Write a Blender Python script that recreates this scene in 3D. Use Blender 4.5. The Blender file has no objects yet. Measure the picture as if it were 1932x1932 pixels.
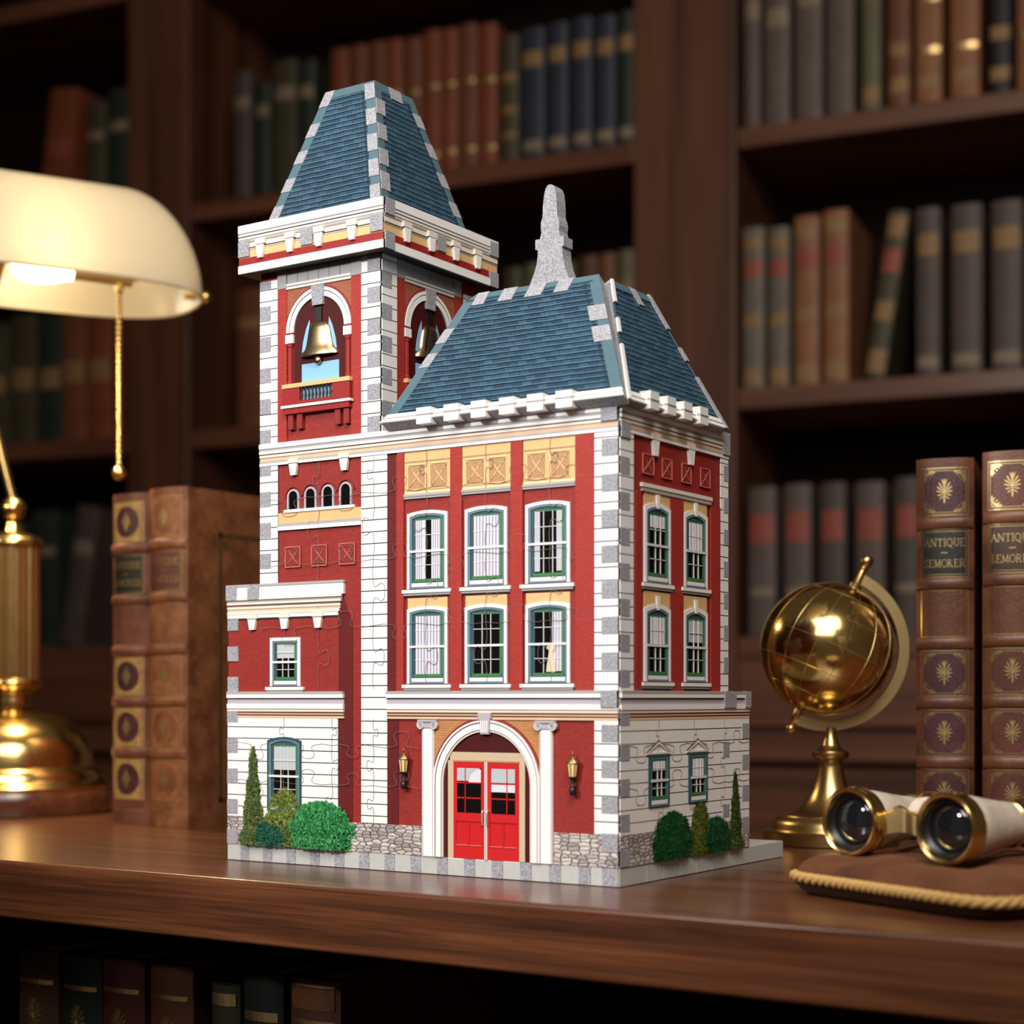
import bpy, bmesh, math, random
from mathutils import Vector, Matrix
random.seed(7)
PI = math.pi
sc = bpy.context.scene
COL = sc.collection
MM = 0.001

# ------------------------------------------------------------------ materials
def srgb(r, g, b):
    def l(c):
        c /= 255.0
        return c / 12.92 if c <= 0.04045 else ((c + 0.055) / 1.055) ** 2.4
    return (l(r), l(g), l(b), 1.0)

def nodes(name):
    m = bpy.data.materials.new(name)
    m.use_nodes = True
    nt = m.node_tree
    return m, nt, nt.nodes['Principled BSDF']

def ramp(nt, fac, stops):
    r = nt.nodes.new('ShaderNodeValToRGB')
    while len(r.color_ramp.elements) < len(stops):
        r.color_ramp.elements.new(0.5)
    for e, (p, c) in zip(r.color_ramp.elements, stops):
        e.position = p
        e.color = c
    nt.links.new(fac, r.inputs['Fac'])
    return r.outputs['Color']

def obj_coord(nt, scale=(1, 1, 1), rot=(0, 0, 0)):
    t = nt.nodes.new('ShaderNodeTexCoord')
    mp = nt.nodes.new('ShaderNodeMapping')
    mp.inputs['Scale'].default_value = scale
    mp.inputs['Rotation'].default_value = rot
    nt.links.new(t.outputs['Object'], mp.inputs['Vector'])
    return mp.outputs['Vector']

def noise(nt, vec, scale, detail=4, rough=0.5, dist=0.0):
    n = nt.nodes.new('ShaderNodeTexNoise')
    n.inputs['Scale'].default_value = scale
    n.inputs['Detail'].default_value = detail
    n.inputs['Roughness'].default_value = rough
    n.inputs['Distortion'].default_value = dist
    if vec: nt.links.new(vec, n.inputs['Vector'])
    return n.outputs['Fac']

def bump(nt, b, fac, strength, dist):
    bn = nt.nodes.new('ShaderNodeBump')
    bn.inputs['Strength'].default_value = strength
    bn.inputs['Distance'].default_value = dist
    nt.links.new(fac, bn.inputs['Height'])
    nt.links.new(bn.outputs['Normal'], b.inputs['Normal'])

def mix(nt, fac, a, b):
    m = nt.nodes.new('ShaderNodeMix')
    m.data_type = 'RGBA'
    for s, v in ((m.inputs[0], fac), (m.inputs[6], a), (m.inputs[7], b)):
        if hasattr(v, 'links') or hasattr(v, 'is_linked'): nt.links.new(v, s)
        else: s.default_value = v
    return m.outputs[2]

def plain(name, col, rough=0.5, metal=0.0, spec=0.5, coat=0.0, var=0.0, vscale=300):
    m, nt, b = nodes(name)
    b.inputs['Base Color'].default_value = col
    b.inputs['Roughness'].default_value = rough
    b.inputs['Metallic'].default_value = metal
    b.inputs['Specular IOR Level'].default_value = spec
    b.inputs['Coat Weight'].default_value = coat
    if var:
        n = noise(nt, obj_coord(nt), vscale, 5)
        lo = tuple(c * (1 - var) for c in col[:3]) + (1,)
        hi = tuple(min(1, c * (1 + var)) for c in col[:3]) + (1,)
        nt.links.new(ramp(nt, n, [(0.3, lo), (0.7, hi)]), b.inputs['Base Color'])
    return m

def facade_vec(nt, kz=1.0):
    # millimetres along the wall (x + y) and up it
    t = nt.nodes.new('ShaderNodeTexCoord')
    sp = nt.nodes.new('ShaderNodeSeparateXYZ')
    nt.links.new(t.outputs['Object'], sp.inputs[0])
    ad = nt.nodes.new('ShaderNodeMath'); ad.operation = 'ADD'
    nt.links.new(sp.outputs['X'], ad.inputs[0]); nt.links.new(sp.outputs['Y'], ad.inputs[1])
    cb = nt.nodes.new('ShaderNodeCombineXYZ')
    mz = nt.nodes.new('ShaderNodeMath'); mz.operation = 'MULTIPLY'; mz.inputs[1].default_value = kz
    nt.links.new(sp.outputs['Z'], mz.inputs[0])
    nt.links.new(ad.outputs[0], cb.inputs['X']); nt.links.new(mz.outputs[0], cb.inputs['Y'])
    sc_ = nt.nodes.new('ShaderNodeVectorMath'); sc_.operation = 'SCALE'
    sc_.inputs['Scale'].default_value = 1000.0
    nt.links.new(cb.outputs[0], sc_.inputs[0])
    return sc_.outputs[0]

def brick(name, c1, c2, mortar, w, h, ms, rough=0.6, kz=1.0, bias=0.0, bmp=0.25, smooth=0.2, spec=0.3, wobble=0.0):
    m, nt, b = nodes(name)
    vec = facade_vec(nt, kz)
    if wobble:
        n = nt.nodes.new('ShaderNodeTexNoise'); n.inputs['Scale'].default_value = 0.12
        nt.links.new(vec, n.inputs['Vector'])
        vm = nt.nodes.new('ShaderNodeVectorMath'); vm.operation = 'MULTIPLY_ADD'
        nt.links.new(n.outputs['Color'], vm.inputs[0]); vm.inputs[1].default_value = (wobble,) * 3
        nt.links.new(vec, vm.inputs[2]); vec = vm.outputs[0]
    t = nt.nodes.new('ShaderNodeTexBrick')
    t.inputs['Color1'].default_value = c1
    t.inputs['Color2'].default_value = c2
    t.inputs['Mortar'].default_value = mortar
    t.inputs['Scale'].default_value = 1.0
    t.inputs['Brick Width'].default_value = w
    t.inputs['Row Height'].default_value = h
    t.inputs['Mortar Size'].default_value = ms
    t.inputs['Mortar Smooth'].default_value = smooth
    t.inputs['Bias'].default_value = bias
    nt.links.new(vec, t.inputs['Vector'])
    n = noise(nt, vec, 0.35, 5)
    dark = tuple(c * 0.72 for c in c1[:3]) + (1,)
    out = mix(nt, ramp(nt, n, [(0.35, (0, 0, 0, 1)), (0.75, (0.55, 0.55, 0.55, 1))]), t.outputs['Color'], dark)
    nt.links.new(out, b.inputs['Base Color'])
    b.inputs['Roughness'].default_value = rough
    b.inputs['Specular IOR Level'].default_value = spec
    bump(nt, b, t.outputs['Fac'], -bmp, 0.0003)
    return m

def speckle(name, a, bcol, scale=900, rough=0.8):
    m, nt, b = nodes(name)
    n = noise(nt, obj_coord(nt), scale, 3, 0.7)
    nt.links.new(ramp(nt, n, [(0.38, a), (0.62, bcol)]), b.inputs['Base Color'])
    b.inputs['Roughness'].default_value = rough
    b.inputs['Specular IOR Level'].default_value = 0.2
    return m

def wood(name, dark, mid, light, along='X', rough=0.35, coat=0.3, k=1.0, bmp=0.12, big=1.0):
    m, nt, b = nodes(name)
    s = {'X': (2.2 * k, 60 * k, 60 * k), 'Z': (45 * k, 45 * k, 2.0 * k)}[along]
    v = obj_coord(nt, s)
    n1 = noise(nt, v, 1.0 * big, 8, 0.62, 0.5)
    s2 = {'X': (6 * k, 420 * k, 420 * k), 'Z': (300 * k, 300 * k, 5 * k)}[along]
    n2 = noise(nt, obj_coord(nt, s2), 1.0, 3, 0.6)
    c = ramp(nt, n1, [(0.28, dark), (0.5, mid), (0.74, light)])
    c2 = mix(nt, ramp(nt, n2, [(0.35, (0.5, 0.5, 0.5, 1)), (0.6, (0, 0, 0, 1))]), c, dark)
    nt.links.new(c2, b.inputs['Base Color'])
    b.inputs['Roughness'].default_value = rough
    b.inputs['Coat Weight'].default_value = coat
    b.inputs['Coat Roughness'].default_value = 0.18
    b.inputs['Specular IOR Level'].default_value = 0.4
    bump(nt, b, n2, bmp, 0.0004)
    return m

def leather(name, lo, hi, worn=None, rough=0.42, scale=35, grain=420, bmp=0.5, spec=0.5):
    m, nt, b = nodes(name)
    v = obj_coord(nt)
    n = noise(nt, v, scale, 6, 0.6)
    c = ramp(nt, n, [(0.32, lo), (0.68, hi)])
    if worn:
        n3 = noise(nt, v, scale * 2.2, 8, 0.75, 0.6)
        c = mix(nt, ramp(nt, n3, [(0.54, (0, 0, 0, 1)), (0.72, (0.8, 0.8, 0.8, 1))]), c, worn)
    nt.links.new(c, b.inputs['Base Color'])
    b.inputs['Roughness'].default_value = rough
    b.inputs['Specular IOR Level'].default_value = spec
    g = noise(nt, v, grain, 4, 0.65, 0.8)
    bump(nt, b, g, bmp, 0.0006)
    return m

def metal(name, col, rough=0.25, var=0.1, scale=60):
    m, nt, b = nodes(name)
    b.inputs['Metallic'].default_value = 1.0
    b.inputs['Roughness'].default_value = rough
    n = noise(nt, obj_coord(nt), scale, 4)
    lo = tuple(c * (1 - var) for c in col[:3]) + (1,)
    nt.links.new(ramp(nt, n, [(0.35, lo), (0.65, col)]), b.inputs['Base Color'])
    return m

def foliage(name, a, bcol, c):
    m, nt, b = nodes(name)
    n = noise(nt, obj_coord(nt), 420, 3, 0.7)
    nt.links.new(ramp(nt, n, [(0.3, a), (0.5, bcol), (0.7, c)]), b.inputs['Base Color'])
    b.inputs['Roughness'].default_value = 0.6
    return m

def slate():
    m, nt, b = nodes('blue_slate')
    vec = facade_vec(nt, 1.19)
    n = nt.nodes.new('ShaderNodeTexNoise'); n.inputs['Scale'].default_value = 0.11; n.inputs['Detail'].default_value = 3
    nt.links.new(vec, n.inputs['Vector'])
    vm = nt.nodes.new('ShaderNodeVectorMath'); vm.operation = 'MULTIPLY_ADD'; vm.inputs[1].default_value = (1.2, 1.5, 0)
    nt.links.new(n.outputs['Color'], vm.inputs[0]); nt.links.new(vec, vm.inputs[2])
    t = nt.nodes.new('ShaderNodeTexBrick'); nt.links.new(vm.outputs[0], t.inputs['Vector'])
    for k, v in (('Color1', srgb(40, 70, 92)), ('Color2', srgb(66, 100, 122)), ('Mortar', srgb(16, 32, 44))): t.inputs[k].default_value = v
    t.inputs['Scale'].default_value = 1.0; t.inputs['Brick Width'].default_value = 7.2; t.inputs['Row Height'].default_value = 4.6
    t.inputs['Mortar Size'].default_value = 0.2; t.inputs['Mortar Smooth'].default_value = 0.4; t.inputs['Bias'].default_value = -0.2
    sp = nt.nodes.new('ShaderNodeSeparateXYZ'); nt.links.new(vm.outputs[0], sp.inputs[0])
    dv = nt.nodes.new('ShaderNodeMath'); dv.operation = 'DIVIDE'; dv.inputs[1].default_value = 4.6; nt.links.new(sp.outputs['Y'], dv.inputs[0])
    fr = nt.nodes.new('ShaderNodeMath'); fr.operation = 'FRACT'; nt.links.new(dv.outputs[0], fr.inputs[0])
    n2 = noise(nt, vec, 0.5, 5, 0.7)
    c = mix(nt, ramp(nt, n2, [(0.35, (0, 0, 0, 1)), (0.75, (0.55, 0.55, 0.55, 1))]), t.outputs['Color'], srgb(34, 52, 64))
    lip = ramp(nt, fr.outputs[0], [(0.04, (0, 0, 0, 1)), (0.14, (0.6, 0.6, 0.6, 1)), (0.32, (0, 0, 0, 1))])  # printed highlight, painted along the worn lower edge of each slate course
    c = mix(nt, lip, c, srgb(112, 146, 164))
    ln = ramp(nt, fr.outputs[0], [(0.0, (1, 1, 1, 1)), (0.10, (0, 0, 0, 1)), (0.78, (0, 0, 0, 1)), (0.90, (1, 1, 1, 1))])
    c = mix(nt, ln, c, srgb(6, 14, 22))
    nt.links.new(c, b.inputs['Base Color'])
    b.inputs['Roughness'].default_value = 0.45; b.inputs['Specular IOR Level'].default_value = 0.3
    bump(nt, b, ln, -0.5, 0.0004)
    return m
def rubble():
    m, nt, b = nodes('rubble_stone')
    vec = facade_vec(nt)
    n = nt.nodes.new('ShaderNodeTexNoise'); n.inputs['Scale'].default_value = 0.25; n.inputs['Detail'].default_value = 3
    nt.links.new(vec, n.inputs['Vector'])
    vm = nt.nodes.new('ShaderNodeVectorMath'); vm.operation = 'MULTIPLY_ADD'; vm.inputs[1].default_value = (2.2, 1.2, 0)
    nt.links.new(n.outputs['Color'], vm.inputs[0]); nt.links.new(vec, vm.inputs[2])
    mp = nt.nodes.new('ShaderNodeMapping'); mp.inputs['Scale'].default_value = (0.15, 0.42, 1)
    nt.links.new(vm.outputs[0], mp.inputs['Vector'])
    v1 = nt.nodes.new('ShaderNodeTexVoronoi'); v1.voronoi_dimensions = '2D'; v1.inputs['Scale'].default_value = 1.0; v1.inputs['Randomness'].default_value = 0.75
    v2 = nt.nodes.new('ShaderNodeTexVoronoi'); v2.voronoi_dimensions = '2D'; v2.feature = 'DISTANCE_TO_EDGE'; v2.inputs['Scale'].default_value = 1.0; v2.inputs['Randomness'].default_value = 0.75
    nt.links.new(mp.outputs['Vector'], v1.inputs['Vector']); nt.links.new(mp.outputs['Vector'], v2.inputs['Vector'])
    sep = nt.nodes.new('ShaderNodeSeparateColor'); nt.links.new(v1.outputs['Color'], sep.inputs[0])
    c = ramp(nt, sep.outputs[0], [(0.0, srgb(158, 148, 146)), (0.5, srgb(198, 189, 184)), (1.0, srgb(226, 219, 212))])
    n2 = noise(nt, vec, 0.9, 4, 0.7)
    c = mix(nt, ramp(nt, n2, [(0.45, (0, 0, 0, 1)), (0.7, (0.6, 0.6, 0.6, 1))]), c, srgb(120, 110, 108))
    e = ramp(nt, v2.outputs['Distance'], [(0.02, (1, 1, 1, 1)), (0.11, (0, 0, 0, 1))])
    nt.links.new(mix(nt, e, c, srgb(62, 54, 52)), b.inputs['Base Color'])
    b.inputs['Roughness'].default_value = 0.8; b.inputs['Specular IOR Level'].default_value = 0.2
    bump(nt, b, v2.outputs['Distance'], 0.8, 0.0008)
    return m
M = {}
M['brick'] = brick('red_brick', srgb(166, 50, 43), srgb(146, 42, 37), srgb(112, 31, 29), 3.4, 1.15, 0.13, 0.6)
M['dark_brick_print'] = brick('dark_red_brick_print', srgb(112, 26, 26), srgb(100, 22, 24), srgb(76, 16, 18), 3.4, 1.15, 0.13, 0.6)  # darker copy of the red brick: printed shadow bands and bell opening
M['pil'] = brick('pilaster_brick', srgb(184, 60, 50), srgb(168, 52, 45), srgb(132, 38, 35), 3.4, 1.15, 0.13, 0.6)
M['orange'] = brick('orange_brick', srgb(205, 146, 92), srgb(190, 130, 80), srgb(150, 96, 60), 4.2, 1.6, 0.16, 0.6)
M['rust'] = brick('rust_brick', srgb(172, 104, 76), srgb(158, 88, 62), srgb(132, 70, 52), 3.4, 1.3, 0.16, 0.6)
M['slate'] = slate()
M['stone'] = rubble()
M['white'] = plain('printed_white', srgb(244, 243, 241), 0.5, spec=0.3, var=0.02, vscale=60)
M['cream'] = plain('cream_moulding', srgb(232, 224, 212), 0.5, spec=0.3)
M['greymould'] = plain('grey_moulding', srgb(178, 172, 170), 0.5, spec=0.3)
M['lilac'] = plain('lilac_grey_cove', srgb(186, 178, 188), 0.5, spec=0.3)
M['line'] = plain('dark_joint_line', srgb(66, 58, 54), 0.7, spec=0.2)
M['brownline'] = plain('brown_moulding_line', srgb(128, 92, 78), 0.6, spec=0.2)
M['tan'] = plain('tan_panel', srgb(226, 186, 130), 0.55, spec=0.3, var=0.03, vscale=80)
M['tandark'] = plain('tan_tile_recess', srgb(186, 142, 100), 0.6, spec=0.3, var=0.12, vscale=900)
M['tanline'] = plain('tan_tile_ornament', srgb(246, 214, 164), 0.55, spec=0.3)
M['peach'] = plain('peach_band', srgb(226, 188, 156), 0.55, spec=0.3)
M['redtile'] = plain('red_tile_recess', srgb(140, 44, 42), 0.6, spec=0.3)
M['redline'] = plain('red_tile_ornament', srgb(216, 122, 106), 0.6, spec=0.3)
M['foam'] = speckle('grey_foam', srgb(132, 132, 138), srgb(180, 180, 187))
M['tilegrey'] = plain('paving_grey', srgb(190, 192, 188), 0.6, spec=0.3, var=0.05, vscale=200)
M['frieze'] = plain('frieze_grey', srgb(166, 164, 164), 0.6, spec=0.3)
M['teal'] = plain('teal_roof_trim', srgb(86, 112, 122), 0.45, spec=0.3, var=0.05, vscale=80)
M['tealdark'] = plain('dark_teal_line', srgb(28, 48, 60), 0.5, spec=0.3)
M['winblue'] = plain('blue_grey_window_frame', srgb(104, 128, 142), 0.45, spec=0.3)
M['winreveal'] = plain('teal_window_reveal', srgb(52, 84, 92), 0.45, spec=0.3)
M['wingreen'] = plain('green_sash', srgb(68, 124, 78), 0.45, spec=0.3)
M['glass'] = plain('dark_window_glass', srgb(16, 15, 16), 0.12, spec=0.4)
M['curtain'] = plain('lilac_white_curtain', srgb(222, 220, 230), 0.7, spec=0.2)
M['fold_shade'] = plain('curtain_fold_shade', srgb(150, 146, 166), 0.7, spec=0.2)  # printed shadows of the curtain folds, as flat colour
M['blind'] = plain('pale_window_blind', srgb(188, 194, 200), 0.7, spec=0.2)
M['bar'] = plain('white_glazing_bar', srgb(226, 226, 224), 0.5, spec=0.3)
M['maroon'] = plain('maroon_interior', srgb(74, 18, 20), 0.6, spec=0.2)
M['sky'] = plain('sky_blue_panel', srgb(140, 192, 226), 0.6, spec=0.2)
M['bell'] = metal('bell_bronze', (0.62, 0.45, 0.24, 1), 0.32)
M['redwood'] = plain('red_balcony_paint', srgb(152, 36, 32), 0.5, spec=0.3)
M['doorred'] = plain('door_red_paint', srgb(206, 34, 38), 0.35, spec=0.4)
M['doordark'] = plain('door_panel_groove', srgb(150, 20, 26), 0.4, spec=0.4)
M['beige'] = plain('beige_door_frame', srgb(206, 184, 152), 0.5, spec=0.3)
M['lampblack'] = plain('black_iron', srgb(26, 22, 20), 0.4, spec=0.5)
M['lampglass'] = plain('amber_lantern_glass', srgb(246, 214, 140), 0.3, spec=0.5)
M['lampbronze'] = metal('lantern_bronze', (0.35, 0.25, 0.12, 1), 0.4)
M['steel'] = plain('door_handle_steel', srgb(206, 202, 196), 0.35, metal=0.6)
M['seam'] = plain('puzzle_cut_line', srgb(140, 124, 118), 0.8, spec=0.1)
M['dog'] = plain('cream_dog', srgb(222, 208, 180), 0.7, spec=0.2)
M['leaf_dark'] = foliage('dark_green_leaves', srgb(6, 52, 26), srgb(18, 92, 46), srgb(50, 140, 78))
M['leaf_bright'] = foliage('bright_green_leaves', srgb(10, 84, 36), srgb(40, 140, 70), srgb(110, 200, 130))
M['leaf_olive'] = foliage('olive_leaves', srgb(44, 66, 18), srgb(104, 122, 44), srgb(166, 176, 80))
M['leaf_conifer'] = foliage('conifer_leaves', srgb(28, 44, 18), srgb(76, 98, 44), srgb(140, 156, 80))
M['leaf_teal'] = foliage('teal_leaves', srgb(2, 52, 40), srgb(8, 88, 68), srgb(30, 124, 94))

M['table'] = wood('table_walnut', srgb(54, 29, 18), srgb(102, 59, 36), srgb(138, 84, 51), 'X', 0.32, 0.35, k=1.7, bmp=0.18)
M['case'] = wood('bookcase_mahogany', srgb(54, 31, 22), srgb(98, 60, 43), srgb(122, 76, 55), 'Z', 0.42, 0.15, k=0.35)
M['caseX'] = wood('bookcase_mahogany_board', srgb(68, 40, 29), srgb(112, 69, 50), srgb(134, 84, 61), 'X', 0.42, 0.15, k=0.35)
M['caseback'] = plain('bookcase_back', srgb(30, 18, 14), 0.8, spec=0.1)
M['brass'] = metal('polished_brass', (0.80, 0.56, 0.22, 1), 0.2)
M['globebrass'] = metal('globe_brass', (0.86, 0.62, 0.24, 1), 0.12)
M['brassold'] = metal('aged_brass', (0.66, 0.46, 0.19, 1), 0.3)
M['brassmatte'] = metal('satin_brass', (0.68, 0.52, 0.25, 1), 0.42)
M['copper'] = wood('lamp_plinth_wood', srgb(70, 36, 22), srgb(104, 60, 38), srgb(126, 76, 50), 'X', 0.25, 0.6)
M['gilt'] = metal('gilt_tooling', (0.86, 0.64, 0.30, 1), 0.35)
M['giltdim'] = metal('worn_gilt', (0.55, 0.40, 0.18, 1), 0.5, 0.3)
M['leatherR'] = leather('red_brown_leather', srgb(72, 40, 27), srgb(110, 66, 45), None, 0.36)
M['leatherR2'] = leather('chestnut_leather', srgb(80, 45, 29), srgb(120, 74, 49), None, 0.38)
M['panelplum'] = leather('plum_leather_panel', srgb(58, 30, 36), srgb(84, 46, 48), None, 0.42)
M['panelbrown'] = leather('brown_leather_panel', srgb(78, 42, 34), srgb(104, 58, 46), None, 0.42)
M['leatherL'] = leather('purple_brown_leather', srgb(86, 48, 40), srgb(126, 78, 60), None, 0.36)
M['leatherL2'] = leather('worn_tan_leather', srgb(104, 60, 36), srgb(148, 94, 58), srgb(176, 124, 78), 0.45, 45)
M['labelblack'] = leather('black_leather_label', srgb(26, 24, 22), srgb(42, 38, 34), None, 0.42)
M['labelbrown'] = leather('brown_leather_label', srgb(56, 36, 26), srgb(76, 50, 36), None, 0.42)
M['labelred'] = leather('red_brown_leather_label', srgb(84, 46, 38), srgb(108, 60, 48), None, 0.42)
M['goldpanel'] = leather('gilded_leather_panel', srgb(140, 106, 60), srgb(196, 158, 96), srgb(104, 72, 44), 0.4, 300)
M['tanpanel'] = leather('worn_gilded_panel', srgb(122, 76, 46), srgb(160, 104, 64), srgb(190, 142, 88), 0.45, 160)
M['pages'] = plain('aged_page_block', srgb(206, 184, 146), 0.8, spec=0.2, var=0.15, vscale=400)
M['pearl'] = leather('mother_of_pearl', srgb(196, 180, 162), srgb(234, 222, 206), srgb(176, 160, 150), 0.25, 60, 200, 0.05)
M['lensblack'] = plain('black_lens_mount', srgb(18, 17, 17), 0.35)
M['lens'] = plain('dark_lens_glass', srgb(22, 24, 28), 0.04, spec=0.9, coat=1.0)
M['velvet'] = leather('brown_velvet', srgb(70, 40, 25), srgb(108, 67, 43), None, 0.85, 22, 700, 0.25, 0.15)
M['velvetdark'] = leather('dark_velvet_base', srgb(38, 22, 16), srgb(52, 30, 22), None, 0.9, 22, 700, 0.25, 0.1)
for k, sh in (('velvet', 0.35), ('velvetdark', 0.1)):
    bs = M[k].node_tree.nodes['Principled BSDF']
    bs.inputs['Sheen Weight'].default_value = sh
    bs.inputs['Sheen Tint'].default_value = srgb(190, 140, 110)
M['rope'] = plain('gold_rope', srgb(190, 152, 92), 0.6, spec=0.3, var=0.12, vscale=900)
M['wall'] = plain('library_wall', srgb(58, 38, 28), 0.8, var=0.1, vscale=3)
M['floor'] = wood('library_floor', srgb(40, 22, 14), srgb(70, 40, 24), srgb(88, 52, 32), 'X', 0.4, 0.2, k=0.2)

def shade_mat():
    m = bpy.data.materials.new('cream_opal_glass'); m.use_nodes = True
    nt = m.node_tree; nt.nodes.clear()
    out = nt.nodes.new('ShaderNodeOutputMaterial')
    d = nt.nodes.new('ShaderNodeBsdfDiffuse'); d.inputs['Color'].default_value = (0.90, 0.82, 0.64, 1)
    t = nt.nodes.new('ShaderNodeBsdfTranslucent'); t.inputs['Color'].default_value = (0.92, 0.80, 0.57, 1)
    g = nt.nodes.new('ShaderNodeBsdfGlossy'); g.inputs['Roughness'].default_value = 0.3
    m1 = nt.nodes.new('ShaderNodeMixShader'); m1.inputs[0].default_value = 0.38
    m2 = nt.nodes.new('ShaderNodeMixShader')
    fr = nt.nodes.new('ShaderNodeFresnel'); fr.inputs['IOR'].default_value = 1.35
    nt.links.new(d.outputs[0], m1.inputs[1]); nt.links.new(t.outputs[0], m1.inputs[2])
    nt.links.new(fr.outputs[0], m2.inputs[0])
    nt.links.new(m1.outputs[0], m2.inputs[1]); nt.links.new(g.outputs[0], m2.inputs[2])
    nt.links.new(m2.outputs[0], out.inputs['Surface'])
    return m
M['shade'] = shade_mat()
def emit_mat(name, col, s):
    m, nt, b = nodes(name)
    b.inputs['Base Color'].default_value = col
    b.inputs['Emission Color'].default_value = col
    b.inputs['Emission Strength'].default_value = s
    return m
M['bulb'] = emit_mat('lit_bulb', (1.0, 0.80, 0.50, 1), 14.0)

def globe_mat():
    m, nt, b = nodes('engraved_globe_brass')
    b.inputs['Metallic'].default_value = 1.0
    v = obj_coord(nt)
    n = noise(nt, v, 22, 6, 0.6, 0.3)
    land = ramp(nt, n, [(0.53, (0, 0, 0, 1)), (0.56, (1, 1, 1, 1))])
    n2 = noise(nt, v, 130, 3, 0.6)
    land2 = nt.nodes.new('ShaderNodeMath'); land2.operation = 'MULTIPLY'
    nt.links.new(land, land2.inputs[0]); nt.links.new(ramp(nt, n2, [(0.4, (0.2, 0.2, 0.2, 1)), (0.6, (1, 1, 1, 1))]), land2.inputs[1])
    c = mix(nt, land2.outputs[0], (0.86, 0.62, 0.24, 1), (0.34, 0.20, 0.06, 1))
    nt.links.new(c, b.inputs['Base Color'])
    r = ramp(nt, land2.outputs[0], [(0.0, (0.16, 0.16, 0.16, 1)), (1.0, (0.4, 0.4, 0.4, 1))])
    nt.links.new(r, b.inputs['Roughness'])
    return m
M['globe'] = globe_mat()

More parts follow.
